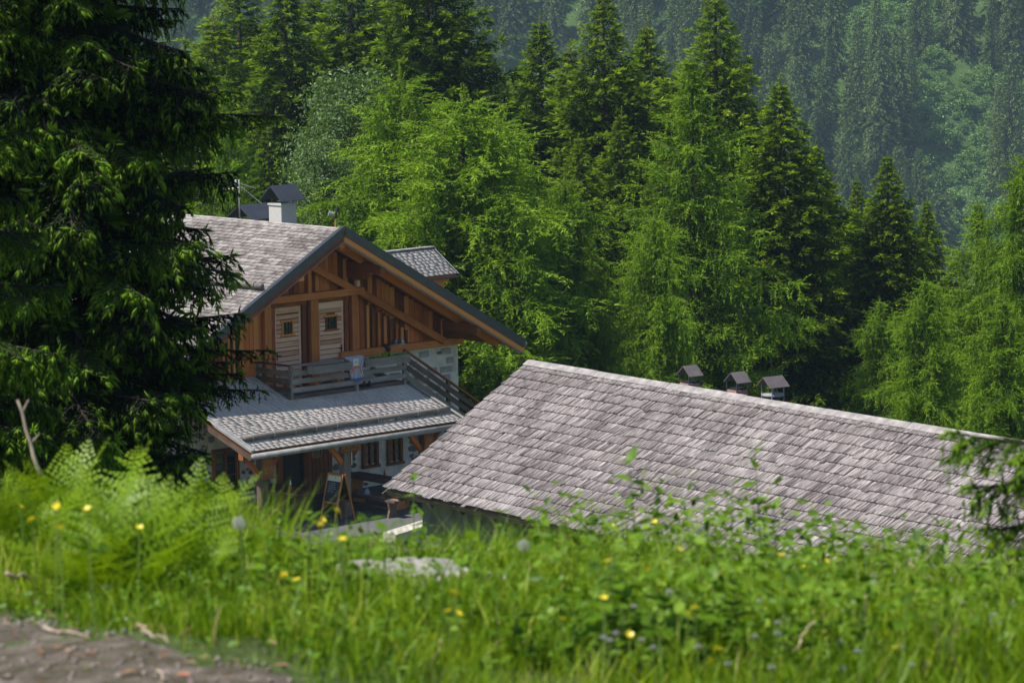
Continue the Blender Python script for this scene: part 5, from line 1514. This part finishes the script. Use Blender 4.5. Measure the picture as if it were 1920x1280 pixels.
BOUL = on_ground(765, 1090, 0.0, 9.5, 12.5)
grass("bank_grass", 105000, XR, (7.0, 14.6), (0.05, 0.23), (0.003, 0.0065), 0.57, 1, None, 0.8)
def leaves(name, n, xr, yr, hr, size, mat, tone, seed, dens=None):
    r = np.random.default_rng(seed)
    x = r.uniform(*xr, n*2); y = r.uniform(*yr, n*2)
    keep = y > path_edge(np.clip(x, -3, 2)) + 0.05
    if dens is not None: keep &= r.random(len(x)) < dens(x, y)
    keep &= ~((np.abs(x + 0.30) < 0.30) & (y > BOUL.y - 0.7) & (y < BOUL.y + 0.12))
    x, y = x[keep][:n], y[keep][:n]; n = len(x)
    P = np.stack([x, y, ground_z(x, y) + r.uniform(*hr, n)*np.clip(0.7 + 0.4*wob(x, y, 1.4, seed), 0.2, 1.4)], 1)
    D = r.normal(size=(n, 3))*np.array([1, 1, 0.45])
    tv = np.array([(0, 0, 0), (0.35, 0.30, 0.06), (0.75, 0.24, 0.04), (1, 0, -0.05), (0.75, -0.24, 0.04), (0.35, -0.30, 0.06)])
    tf = np.array([(0, 1, 2), (0, 2, 3), (0, 3, 4), (0, 4, 5)])
    V, F, T = scatter(P, D, r.uniform(*size, n), tv, tf, np.zeros(4), np.clip(r.normal(tone, 0.22, n), 0, 1), rng=r, flat=0.55)
    o = link(name, np_mesh(name, V, F, mat, T))
    return tag(o, "low leafy ground cover among the grass on the bank", "ground cover", None, "stuff")
leaves("ground_cover", 22000, XR, (7.6, 14.0), (0.01, 0.13), (0.010, 0.026), M['weed'], 0.5, 2, lambda x, y: 0.45 + 0.4*np.clip(x+0.6, 0, 1))

leaves("leafy_cover", 13000, (0.05, 2.6), (8.2, 13.0), (0.04, 0.30), (0.018, 0.045), M['weed'], 0.5, 6, lambda x, y: 0.25 + 0.75*(wob(x, y, 2.2, 9.0) > -0.2))
leaves("leafy_cover", 4500, (-1.1, 0.2), (9.0, 13.2), (0.03, 0.17), (0.016, 0.034), M['weed'], 0.55, 7, lambda x, y: 0.2 + 0.8*(wob(x, y, 2.2, 4.0) > 0.1))

# pebbles on the path
r = np.random.default_rng(23); n = 5200
x = r.uniform(-3, 0.6, n); y = r.uniform(6.4, 9.4, n); k = y < path_edge(x) + 0.1; x, y = x[k], y[k]
P = np.stack([x, y, ground_z(x, y) + 0.006], 1); S = np.abs(r.normal(0.004, 0.004, len(x))) + 0.003
tv = np.array([(-1, 0, 0), (1, 0, 0), (0, -0.8, 0), (0, 0.8, 0), (0, 0, 0.7), (0, 0, -0.5)]); tf = np.array([(0, 2, 4), (2, 1, 4), (1, 3, 4), (3, 0, 4), (2, 0, 5), (1, 2, 5), (3, 1, 5), (0, 3, 5)])
V, F, T = scatter(P, r.normal(size=(len(x), 3))*np.array([1, 1, 0.2]), S, tv, tf, np.zeros(8), r.random(len(x)), rng=r, flat=0.8)
tag(link("gravel_stones", np_mesh("gravel_stones", V, F, plain("pebble", (0.17, 0.145, 0.125), 0.9, 0.6, 60.0), T)), "loose grey-brown pebbles on the gravel path", "gravel", None, "stuff")

r = np.random.default_rng(29); n = 420
x = r.uniform(-2.6, 0.8, n); y = path_edge(x) + r.normal(-0.1, 0.35, n); k = y > 6.5; x, y = x[k], y[k]; n = len(x)
P = np.stack([x, y, ground_z(x, y) + 0.012], 1)
V, F, T = scatter(P, r.normal(size=(n, 3))*np.array([1, 1, 0.2]), r.uniform(0.01, 0.04, n), np.array([(0, -0.12, 0), (0, 0.12, 0), (1, 0.05, 0.08), (0.6, 0.3, 0.1)]), np.array([(0, 1, 2), (1, 3, 2)]), np.zeros(2), r.random(n), rng=r, flat=0.85)
tag(link("leaf_litter", np_mesh("leaf_litter", V, F, foliage("dead_leaves", [(0.0, (0.10, 0.06, 0.03)), (0.5, (0.28, 0.17, 0.10)), (0.8, (0.38, 0.30, 0.20)), (1.0, (0.42, 0.10, 0.04))], 0.15, 0.0), T)), "brown dead leaves and chips along the edge of the gravel", "leaf litter", None, "stuff")

# big tufts of grass by the path
def tuft(px, py, h, n, label, seed, tone=0.4):
    p = on_ground(px, py, 0.0); r = np.random.default_rng(seed)
    az = r.uniform(0, 6.28, n); rad = np.abs(r.normal(0, 0.05, n)); b = np.stack([np.cos(az)*rad, np.sin(az)*rad, 0*az - 0.01], 1)
    d = np.stack([np.cos(az), np.sin(az), 0*az], 1); hh = h*r.uniform(0.5, 1.1, n); ln = hh*r.uniform(0.15, 0.8, n)
    s = np.stack([-np.sin(az), np.cos(az), 0*az], 1)*0.004
    V = np.zeros((n, 5, 3)); V[:, 0] = b - s; V[:, 1] = b + s; m = b + np.array([0, 0, 1])*hh[:, None]*0.65 + d*ln[:, None]*0.4
    V[:, 2] = m + s*0.9; V[:, 3] = m - s*0.9; V[:, 4] = b + np.array([0, 0, 1])*hh[:, None]*(1-0.25*(ln/hh)[:, None]) + d*ln[:, None]
    F = np.array([(0, 1, 2), (0, 2, 3), (3, 2, 4)])[None] + (np.arange(n)*5)[:, None, None]
    o = link("grass_tuft", np_mesh("grass_tuft", V.reshape(-1, 3), F.reshape(-1, 3), M['grass'], np.repeat(np.clip(r.normal(tone, 0.15, n), 0, 0.9), 3)))
    o.location = (p.x, p.y, gz(p.x, p.y)); tag(o, label, "grass tuft", "grass tufts by the path", "stuff")
tuft(372, 1205, 0.27, 900, "dense dark green grass tuft at the gravel edge", 1, 0.38)
tuft(300, 1080, 0.24, 500, "grass tuft below the ferns left of the middle", 2, 0.42)
tuft(160, 1075, 0.24, 450, "grass tuft below the ferns near the left edge", 3, 0.45)

# ferns
def frond_mesh(seed, Lf):
    r = np.random.default_rng(seed); V, F, T = [], [], []
    bend = r.uniform(0.5, 0.9)
    def ax(t): return np.array([Lf*0.62*t**1.6*bend, 0, Lf*(t*0.98 - 0.28*bend*t**2.6)])
    npn = 19
    for k in range(npn):
        t = 0.14 + 0.86*k/npn; c = ax(t); tg = ax(t+0.02) - ax(t-0.02); tg /= np.linalg.norm(tg)
        pl = Lf*0.30*math.sin(math.pi*min(1, (t*0.92+0.10)))**0.8*(1.05-t*0.75) + 0.008
        for side in (-1, 1):
            d = np.array([0, side, 0])*0.9 + tg*(0.38 + 0.4*t) + np.array([0, 0, -0.10]) + r.normal(0, 0.10, 3); d /= np.linalg.norm(d)
            nn = np.cross(d, tg); nn /= np.linalg.norm(nn); w = np.cross(nn, d)
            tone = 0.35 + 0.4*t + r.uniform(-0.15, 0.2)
            m_ = max(2, int(pl/0.016))
            for q in range(m_):
                u_ = q/m_; b = c + d*pl*u_ + nn*(-0.10*pl*u_*u_); wl = 0.22*pl*(1-u_)**0.8*0.50 + 0.003; sl_ = pl/m_
                for s2 in (-1, 1):
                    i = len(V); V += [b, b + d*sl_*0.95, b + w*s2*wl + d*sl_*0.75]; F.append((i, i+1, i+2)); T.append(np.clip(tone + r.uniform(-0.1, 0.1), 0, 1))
    for k in range(10):                         # stalk
        a, b = ax(k/10), ax((k+1)/10); i = len(V); wv = np.array([0, 0.004*(1-k/11), 0])
        V += [a - wv, a + wv, b + wv*0.9, b - wv*0.9]; F += [(i, i+1, i+2), (i, i+2, i+3)]; T += [0.6, 0.6]
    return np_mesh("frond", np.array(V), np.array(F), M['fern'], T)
FRONDS = [frond_mesh(500+k, 0.46 + 0.05*(k % 3)) for k in range(6)]
def fern(px, py, top, n, label, seed, scale=1.0):
    """tip of the tallest frond near the given picture height"""
    p = on_ground(px, py, top, 9.3, 13.5); r = random.Random(seed)
    e = empty("fern", (p.x, p.y, gz(p.x, p.y) - 0.02)); tag(e, label, "fern", "ferns on the left of the bank")
    a0 = r.uniform(0, 6.28)
    for k in range(n):
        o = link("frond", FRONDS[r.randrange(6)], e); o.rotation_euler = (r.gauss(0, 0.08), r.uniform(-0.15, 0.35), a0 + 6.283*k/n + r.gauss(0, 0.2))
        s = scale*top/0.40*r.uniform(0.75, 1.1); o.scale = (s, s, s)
for k, (px, py, top, lab) in enumerate((
        (40, 850, 0.40, "fern at the far left edge of the bank under the bare stick"), (120, 800, 0.45, "tallest fern of the bank with tip at the left, second fern"),
        (75, 930, 0.34, "low bright fern below the tallest one"), (175, 880, 0.38, "fern right of the tallest one in front of the dark spruce"),
        (225, 835, 0.42, "fern with upright tip left of the middle of the fern row"), (255, 870, 0.40, "fern in the middle of the row with arched tip"),
        (205, 950, 0.30, "short fern in front of the middle of the fern row"), (290, 865, 0.36, "fern with two raised fronds below the dark spruce"),
        (315, 935, 0.26, "low fern below the right end of the dark spruce"), (335, 905, 0.30, "fern right of the pair of raised fronds"),
        (368, 895, 0.30, "fern with pointed frond before the lodge window"), (400, 905, 0.27, "rightmost fern with steep frond crossing the stone wall"),
        (385, 965, 0.22, "small fern at the foot of the rightmost one"), (140, 990, 0.26, "small fern above the grass tuft near the left edge"), (15, 960, 0.30, "fern cut by the left edge of the picture"))):
    fern(px, py, top*0.95, 7 if k % 3 else 8, lab, 600+k)

# broad-leaved weeds
def leaf_mesh(seed, ln, wd, mat):
    r = np.random.default_rng(seed); n = 6; V, F, T = [], [], []
    for k in range(n+1):
        t = k/n; w = wd*math.sin(math.pi*t**0.75)*(1 + 0.12*(k % 2)); z = -0.35*ln*t*t
        V += [(ln*t, -w, z + 0.10*w), (ln*t, 0, z - 0.05*wd), (ln*t, w, z + 0.10*w)]
    for k in range(n):
        a = k*3
        F += [(a, a+3, a+4), (a, a+4, a+1), (a+1, a+4, a+5), (a+1, a+5, a+2)]
    return np_mesh("leaf", np.array(V), np.array(F), mat, np.clip(r.normal(0.55, 0.08, len(F)) + r.uniform(-0.3, 0.3), 0, 1))
LEAVES = [leaf_mesh(700+k, 0.075 + 0.012*(k % 3), 0.020 + 0.004*(k % 2), M['weed']) for k in range(8)]
_stems = {}
def weed(px, py, h, pairs, label, seed, group="broad-leaved weeds along the bank edge", scale=1.0, lo=9.0, hi=13.0):
    p = on_ground(px, py, h, lo, hi); r = random.Random(seed)
    z0 = gz(p.x, p.y); hh = max(0.12, p.z - z0)
    e = empty("leafy_weed", (p.x, p.y, z0)); tag(e, label, "weed", group)
    lean = (r.gauss(0, 0.06), r.gauss(0, 0.06))
    MB().tube([(-lean[0]*hh, -lean[1]*hh, -0.02), (-lean[0]*hh*0.4, -lean[1]*hh*0.4, hh*0.5), (0, 0, hh)], [0.0032, 0.0026, 0.0014], 5).build("stem", M['stem'], e)
    a0 = r.uniform(0, 3.14)
    for k in range(pairs):
        t = 0.22 + 0.78*k/max(1, pairs-1); c = ((-lean[0]*hh)*(1-t), (-lean[1]*hh)*(1-t), hh*t)
        for s in (0, math.pi):
            o = link("leaf", LEAVES[r.randrange(8)], e); o.location = c
            o.rotation_euler = (r.gauss(0, 0.15), R(r.uniform(-35, 5)) - 0.5*(t > 0.9), a0 + s + k*1.45 + r.gauss(0, 0.15)); q = scale*(1.15 - 0.55*t)*r.uniform(0.8, 1.2); o.scale = (q, q, q)
WEEDS = [
    (1180, 868, 0.44, 8, "tall weed whose tip crosses the barn roof left of centre"), (1235, 905, 0.40, 6, "weed right of the tall one before the barn roof"),
    (1415, 850, 0.46, 9, "tallest leafy weed rising before the barn roof on the right"), (1375, 905, 0.40, 7, "weed just left of the tallest leafy weed"),
    (1450, 930, 0.36, 6, "weed with dark pointed leaf right of the tallest one"), (1695, 945, 0.40, 6, "weed with two pointed leaves below the roof at right"),
    (1760, 955, 0.38, 7, "weed between pointed weed and hanging spruce branch"), (1830, 985, 0.36, 7, "weed under the hanging spruce branch"),
    (1890, 990, 0.36, 7, "weed at the right edge below the spruce branch"), (1010, 930, 0.36, 6, "weed rising at the lower roof edge of the barn"),
    (940, 935, 0.36, 6, "weed left of the one at the lower roof edge"), (1090, 925, 0.38, 7, "weed with pointed leaf before the barn eave"),
    (1060, 960, 0.32, 6, "weed in the middle of the barn eave"), (775, 900, 0.40, 7, "slender weed before the barn roof corner"),
    (790, 940, 0.34, 6, "weed standing before the pale concrete block"), (690, 950, 0.32, 6, "weed with upright leaves right of the chalkboard"),
    (722, 970, 0.30, 6, "weed between chalkboard and concrete block"), (580, 950, 0.34, 6, "weed with broad pale leaves before the dark table"),
    (545, 960, 0.32, 6, "weed with wide leaf left of the chalkboard legs"), (640, 985, 0.28, 6, "weed below the chalkboard"),
    (500, 985, 0.28, 6, "weed before the left porch post"), (1290, 960, 0.36, 7, "weed before the middle of the barn roof"),
    (1330, 975, 0.34, 7, "weed beside the dandelion clock before the barn roof"), (1540, 975, 0.34, 7, "weed at the dip of the leaf line right of centre"),
    (1600, 985, 0.32, 7, "weed second right of the leaf line dip"), (1650, 990, 0.32, 6, "weed left of the two pointed leaves"),
    (1490, 1010, 0.28, 6, "low weed below the weed with dark pointed leaf"), (1220, 1000, 0.28, 6, "low weed below the yellow flowers at centre"),
    (880, 985, 0.28, 6, "low weed above the boulder's right end"), (1130, 990, 0.30, 6, "low weed at the foot of the tall weed left of centre"),
]
TALL = (0, 2, 3, 13)
for k, w in enumerate(WEEDS):
    w = list(w)
    if k not in TALL: w[1] += 26; w[2] *= 0.8
    weed(*w, 800+k, scale=0.75 if k % 4 else 1.0)
# more of the same, lower down, as individuals without a look of their own
rw = random.Random(91)
for k in range(44):
    px = rw.uniform(1080, 1930); py = rw.uniform(1010, 1150)
    weed(px, py, rw.uniform(0.16, 0.28), 4, "low leafy weed in the thick growth on the right of the bank", 900+k, "low weeds on the right of the bank", 0.9, 8.4, 12.5)
for k in range(18):
    px = rw.uniform(430, 1080); py = rw.uniform(1000, 1150)
    weed(px, py, rw.uniform(0.12, 0.20), 4, "low leafy weed in the grass near the boulder", 980+k, "low weeds near the boulder", 0.7, 8.4, 12.5)

# yellow flowers
def flower_mesh(rad):
    V, F, T = [], [], []
    for k in range(5):
        a = 2*math.pi*k/5; d = np.array([math.cos(a), math.sin(a), 0]); s = np.array([-math.sin(a), math.cos(a), 0])
        i = len(V); V += [np.zeros(3), d*rad*0.6 + s*rad*0.55 + np.array([0, 0, rad*0.35]), d*rad + np.array([0, 0, rad*0.55]), d*rad*0.6 - s*rad*0.55 + np.array([0, 0, rad*0.35])]
        F += [(i, i+1, i+2), (i, i+2, i+3)]; T += [0.5, 0.6]
    return np_mesh("blossom", np.array(V), np.array(F), M['petal'], T)
BLOSSOM = flower_mesh(0.0105)
DANDY = None
def dandelion_flower():
    r = np.random.default_rng(5); V, F, T = [], [], []
    for k in range(44):
        a = r.uniform(0, 6.28); el = r.uniform(0.1, 1.4); d = np.array([math.cos(a)*math.cos(el), math.sin(a)*math.cos(el), math.sin(el)*0.7]); s = np.cross(d, (0, 0, 1.0)); s = s/max(np.linalg.norm(s), 0.01)*0.0025
        i = len(V); V += [d*0.002 - s, d*0.002 + s, d*0.015]; F.append((i, i+1, i+2)); T.append(0.4)
    return np_mesh("blossom", np.array(V), np.array(F), M['petal'], T)
DANDY = dandelion_flower()
FL = [(60, 975), (48, 908), (38, 950), (82, 950), (107, 950), (110, 990), (160, 885), (165, 955), (262, 990), (600, 985), (630, 958), (605, 975), (642, 1012), (532, 1080), (556, 1088), (540, 1105),
      (850, 1113), (1066, 976), (1150, 987), (1168, 967), (1190, 965), (1228, 978), (1273, 968), (1282, 975), (1272, 1030), (1140, 1053), (1213, 1068), (1258, 1076), (1285, 1070), (1128, 1095), (1237, 1106), (1132, 1122), (1053, 1160), (1290, 1152), (858, 1150), (840, 1146),
      (1465, 1042), (1543, 1025), (1548, 1052), (1510, 1062), (1525, 1065), (1702, 1068), (1748, 1125), (1740, 1095), (1620, 1135), (1292, 1145), (1303, 1140), (1345, 1218), (1235, 1105), (1260, 1075), (1840, 1052), (1335, 1240), (1420, 1240), (1180, 1190), (1680, 1215)]
for k, (px, py) in enumerate(FL):
    big = k in (0, 9, 10, 16, 13, 47)
    p = on_ground(px, py, rw.uniform(0.16, 0.30) if py < 1060 else rw.uniform(0.10, 0.20), 8.3, 13.0); z0 = gz(p.x, p.y); h = max(0.05, p.z - z0)
    e = empty("yellow_flower", (p.x, p.y, z0), rw.uniform(0, 6.28))
    tag(e, "small yellow buttercup on a thin stem in the meadow bank" if not big else "larger yellow dandelion blossom in the meadow bank", "flower", "yellow buttercups on the bank" if not big else "yellow dandelions on the bank")
    MB().tube([(0.01, 0, 0), (0.004, 0.004, h*0.5), (0, 0, h)], [0.0022, 0.0018, 0.0014], 4).build("stem", M['stem'], e)
    o = link("blossom", DANDY if big else BLOSSOM, e); o.location = (0, 0, h); o.rotation_euler = (rw.uniform(-0.6, 0.6) - 0.3, rw.uniform(-0.5, 0.5), 0)

# dandelion clocks
def clock_mesh():
    r = np.random.default_rng(8); n = 55; V, F, T = [], [], []
    for k in range(n):
        zc = 1 - 2*(k+0.5)/n; a = k*2.399963; q = math.sqrt(1-zc*zc); d = np.array([q*math.cos(a), q*math.sin(a), zc])
        s = np.cross(d, (0.3, 0.2, 0.9)); s /= np.linalg.norm(s); t2 = np.cross(d, s)
        i = len(V); V += [d*0.005 - s*0.0006, d*0.005 + s*0.0006, d*0.017]; F.append((i, i+1, i+2)); T.append(0.3)
        for w in range(5):
            b = w*1.2566; e_ = (s*math.cos(b) + t2*math.sin(b)); f_ = (s*math.cos(b+0.5) + t2*math.sin(b+0.5))
            i = len(V); V += [d*0.0165, d*0.0205 + e_*0.006, d*0.0205 + f_*0.006]; F.append((i, i+1, i+2)); T.append(0.6)
    return np_mesh("seed_head", np.array(V), np.array(F), M['down'], T)
CLOCK = clock_mesh()
for k, (px, py, s, lab) in enumerate(((1318, 997, 1.05, "dandelion clock before the barn roof right of centre"), (982, 1022, 0.9, "dandelion clock right of the boulder below the pale stones"), (1797, 1127, 1.0, "dandelion clock left of the lowest one at right"),
        (1835, 1100, 1.0, "uppermost of three dandelion clocks at the right edge"), (1863, 1162, 1.1, "lowest dandelion clock at the right edge"), (448, 980, 1.0, "dandelion clock before the left porch post"), (1425, 1127, 0.5, "small dandelion clock low in the weeds right of centre"), (1255, 1110, 0.5, "small half blown dandelion clock near the yellow flowers at centre"))):
    p = on_ground(px, py, 0.22 if py < 1060 else 0.16, 8.4, 12.5); z0 = gz(p.x, p.y); h = max(0.06, p.z-z0)
    e = empty("dandelion_clock", (p.x, p.y, z0)); tag(e, lab, "dandelion", "dandelion clocks on the bank")
    MB().tube([(0.012, 0, 0), (0.006, 0.003, h*0.5), (0, 0, h)], [0.003, 0.0026, 0.002], 5).build("stem", M['stem'], e)
    o = link("seed_head", CLOCK, e); o.location = (0, 0, h); o.scale = (s*0.82, s*0.82, s*0.82)

# pale clover heads low on the right
CLV = []
def clover_mesh():
    r = np.random.default_rng(12); V, F, T = [], [], []
    for k in range(46):
        d = r.normal(size=3); d[2] = abs(d[2])*0.8 + 0.1; d /= np.linalg.norm(d); s = np.cross(d, r.normal(size=3)); s = s/np.linalg.norm(s)*0.0022
        i = len(V); V += [d*0.003 - s, d*0.003 + s, d*0.010]; F.append((i, i+1, i+2)); T.append(r.random())
    return np_mesh("clover_head", np.array(V), np.array(F), M['down'], T)
CLOV = clover_mesh()
for k in range(34):
    px, py = rw.uniform(1120, 1920), rw.uniform(1085, 1275)
    p = on_ground(px, py, rw.uniform(0.08, 0.16), 8.0, 12.0); z0 = gz(p.x, p.y); h = max(0.04, p.z - z0)
    e = empty("clover", (p.x, p.y, z0), rw.uniform(0, 6.28)); tag(e, "small pale clover head low in the grass on the right", "flower", "pale clover heads on the right of the bank")
    MB().tube([(0.006, 0, 0), (0, 0, h)], [0.0018, 0.0014], 4).build("stem", M['stem'], e)
    o = link("clover_head", CLOV, e); o.location = (0, 0, h)

# boulder, small stones, moss
p = BOUL
rock("boulder", (p.x, p.y, gz(p.x, p.y) - 0.01), (0.31, 0.16, 0.085), 3, M['rock'], "broad pale flat boulder lying in the grass", "boulder", None, 4, R(-5))
p = on_ground(650, 1055, 0.0, 9.5, 12.5)
rock("boulder", (p.x, p.y, gz(p.x, p.y) + 0.01), (0.09, 0.08, 0.06), 4, M['rock'], "smaller pale stone at the left end of the flat boulder", "stone", None, 3, 0.4)
p = on_ground(870, 1078, 0.0, 9.5, 12.5)
rock("boulder", (p.x, p.y, gz(p.x, p.y) + 0.005), (0.10, 0.08, 0.05), 14, M['rock'], "pale stone lying at the right end of the flat boulder", "stone", None, 3, 0.2)
p = on_ground(745, 1042, 0.0, 9.5, 12.5)
rock("boulder", (p.x, p.y, gz(p.x, p.y) + 0.02), (0.05, 0.05, 0.035), 5, M['rock'], "small grey stone lying behind the flat boulder", "stone", None, 3, 0.9)
p = on_ground(470, 1168, 0.0, 8.0, 10); rock("path_stone", (p.x, p.y, gz(p.x, p.y)), (0.05, 0.04, 0.02), 6, M['rock'], "pale stone at the grass edge right of the dark tuft", "stone", None, 2)
p = on_ground(235, 1168, 0.0, 8.0, 10); rock("path_stone", (p.x, p.y, gz(p.x, p.y)), (0.03, 0.025, 0.018), 7, M['rock'], "small pinkish stone at the upper edge of the gravel", "stone", None, 2)
p = on_ground(915, 1125, 0.0, 9, 12); r = np.random.default_rng(41); n = 700
P = np.stack([r.normal(0, 0.085, n), r.normal(0, 0.05, n), np.abs(r.normal(0.02, 0.02, n))], 1)
V, F, T = scatter(P, np.stack([r.normal(0, 1, n), r.normal(0, 1, n), np.abs(r.normal(0.8, 0.6, n))], 1), r.uniform(0.015, 0.04, n), np.array([(0, -0.1, 0), (0, 0.1, 0), (1, 0, 0)]), np.array([(0, 1, 2)]), np.zeros(1), r.random(n), rng=r)
o = link("moss_cushion", np_mesh("moss_cushion", V, F, M['rusty'], T)); o.location = (p.x, p.y, gz(p.x, p.y)); tag(o, "orange moss cushion right of the flat boulder", "moss", None, "stuff")

# sticks and dry stalks
def stick(a, b, r0, label, seed, mat='twig', cat="stick", sub=0):
    rr = random.Random(seed); n = 6
    a, b = Vector(a), Vector(b)
    e = empty("dry_stick", a); tag(e, label, cat)
    pts = [(b-a)*(k/n) + Vector((rr.gauss(0, 0.004), rr.gauss(0, 0.004), rr.gauss(0, 0.004))) for k in range(n+1)]
    MB().tube(pts, [r0*(1-0.5*k/n) for k in range(n+1)], 6).build("stem", M[mat], e, True)
    for k in range(sub):
        q = pts[rr.randrange(2, n)]; MB().tube([q, q + Vector((rr.uniform(-0.05, 0.05), rr.uniform(-0.03, 0.03), rr.uniform(0.0, 0.05)))], [r0*0.5, r0*0.2], 5).build("side_twig", M[mat], e)
q = on_ground(82, 905, 0.22, 9.5, 12.5); d_ = to_px(q)[2]
stick(q, at(32, 752, d_), 0.0085, "bare pale stick standing upright in the ferns at left", 1, sub=2)
for k, (a, b, rr_, lab) in enumerate((((15, 1072), (70, 1092), 0.006, "short pale stick lying at the grass edge on the left"), ((85, 1178), (160, 1190), 0.005, "pale stick lying along the upper edge of the gravel"),
        ((270, 1180), (310, 1203), 0.004, "thin stick on the gravel left of the dark tuft"), ((300, 1255), (310, 1275), 0.004, "little twig on the gravel at the bottom"), ((55, 1120), (72, 1135), 0.004, "tiny twig above the gravel at left"))):
    A_ = on_ground(*a, 0.012, 7.6, 10); B_ = on_ground(*b, 0.012, 7.6, 10); stick(A_, B_, rr_, lab, 10+k)
for k, (a, b, lab) in enumerate((((1700, 1052), (1785, 1110), "long leaning dry stalk on the right"), ((1620, 1115), (1612, 1255), "upright dry stalk right of centre in the weeds"), ((1525, 1165), (1485, 1220), "slanting dry stalk low right of centre"),
        ((478, 1055), (435, 1095), "pale crossing stalk left of the boulder"), ((475, 1052), (490, 1090), "second crossing stalk left of the boulder"), ((830, 1195), (815, 1270), "dry stalk low below the boulder"), ((1885, 1185), (1920, 1215), "dry stalk at the right edge low"))):
    A_ = on_ground(*a, 0.22 if b[1]-a[1] > 50 else 0.08, 8.3, 12.5); dd_ = to_px(A_)[2]
    stick(at(*b, dd_), A_, 0.0035, lab, 30+k, 'dead_grass', "stalk")

# young spruce at the right edge: its branch reaches into the picture
tr = at(2085, 900, 11.2); zb = gz(tr.x, tr.y)
ys_ = empty("young_spruce", (tr.x, tr.y, zb)); tag(ys_, "young spruce at the right edge with a drooping branch before the barn roof", "tree")
MB().tube([(0, 0, -0.1), (0, 0, 0.6), (0.01, 0, 1.15)], [0.018, 0.012, 0.004], 8).build("trunk", M['bark'], ys_, True)
tip = at(1782, 838, 11.1); tipl = Vector(tip) - Vector((tr.x, tr.y, zb))
for k, (zz, az, lb) in enumerate(((tipl.z-0.06, math.atan2(tipl.y, tipl.x), math.hypot(tipl.x, tipl.y)), (tipl.z-0.12, math.pi*1.03, 0.42), (tipl.z-0.18, math.pi*0.94, 0.40), (tipl.z-0.24, math.pi*1.05, 0.38), (tipl.z-0.30, math.pi*0.98, 0.40), (0.75, 0.5, 0.3), (0.8, 5.2, 0.3), (0.6, 1.5, 0.34))):
    if k in (2, 4): continue
    o = link("bough", YBOUGH[0], ys_); s = lb
    o.location = (0, 0, zz); o.rotation_euler = (0.0, R(-14 if k == 0 else -2), az); o.scale = (s, 0.42, 0.5)
    link("bough_wood", YBOUGH[1], o)
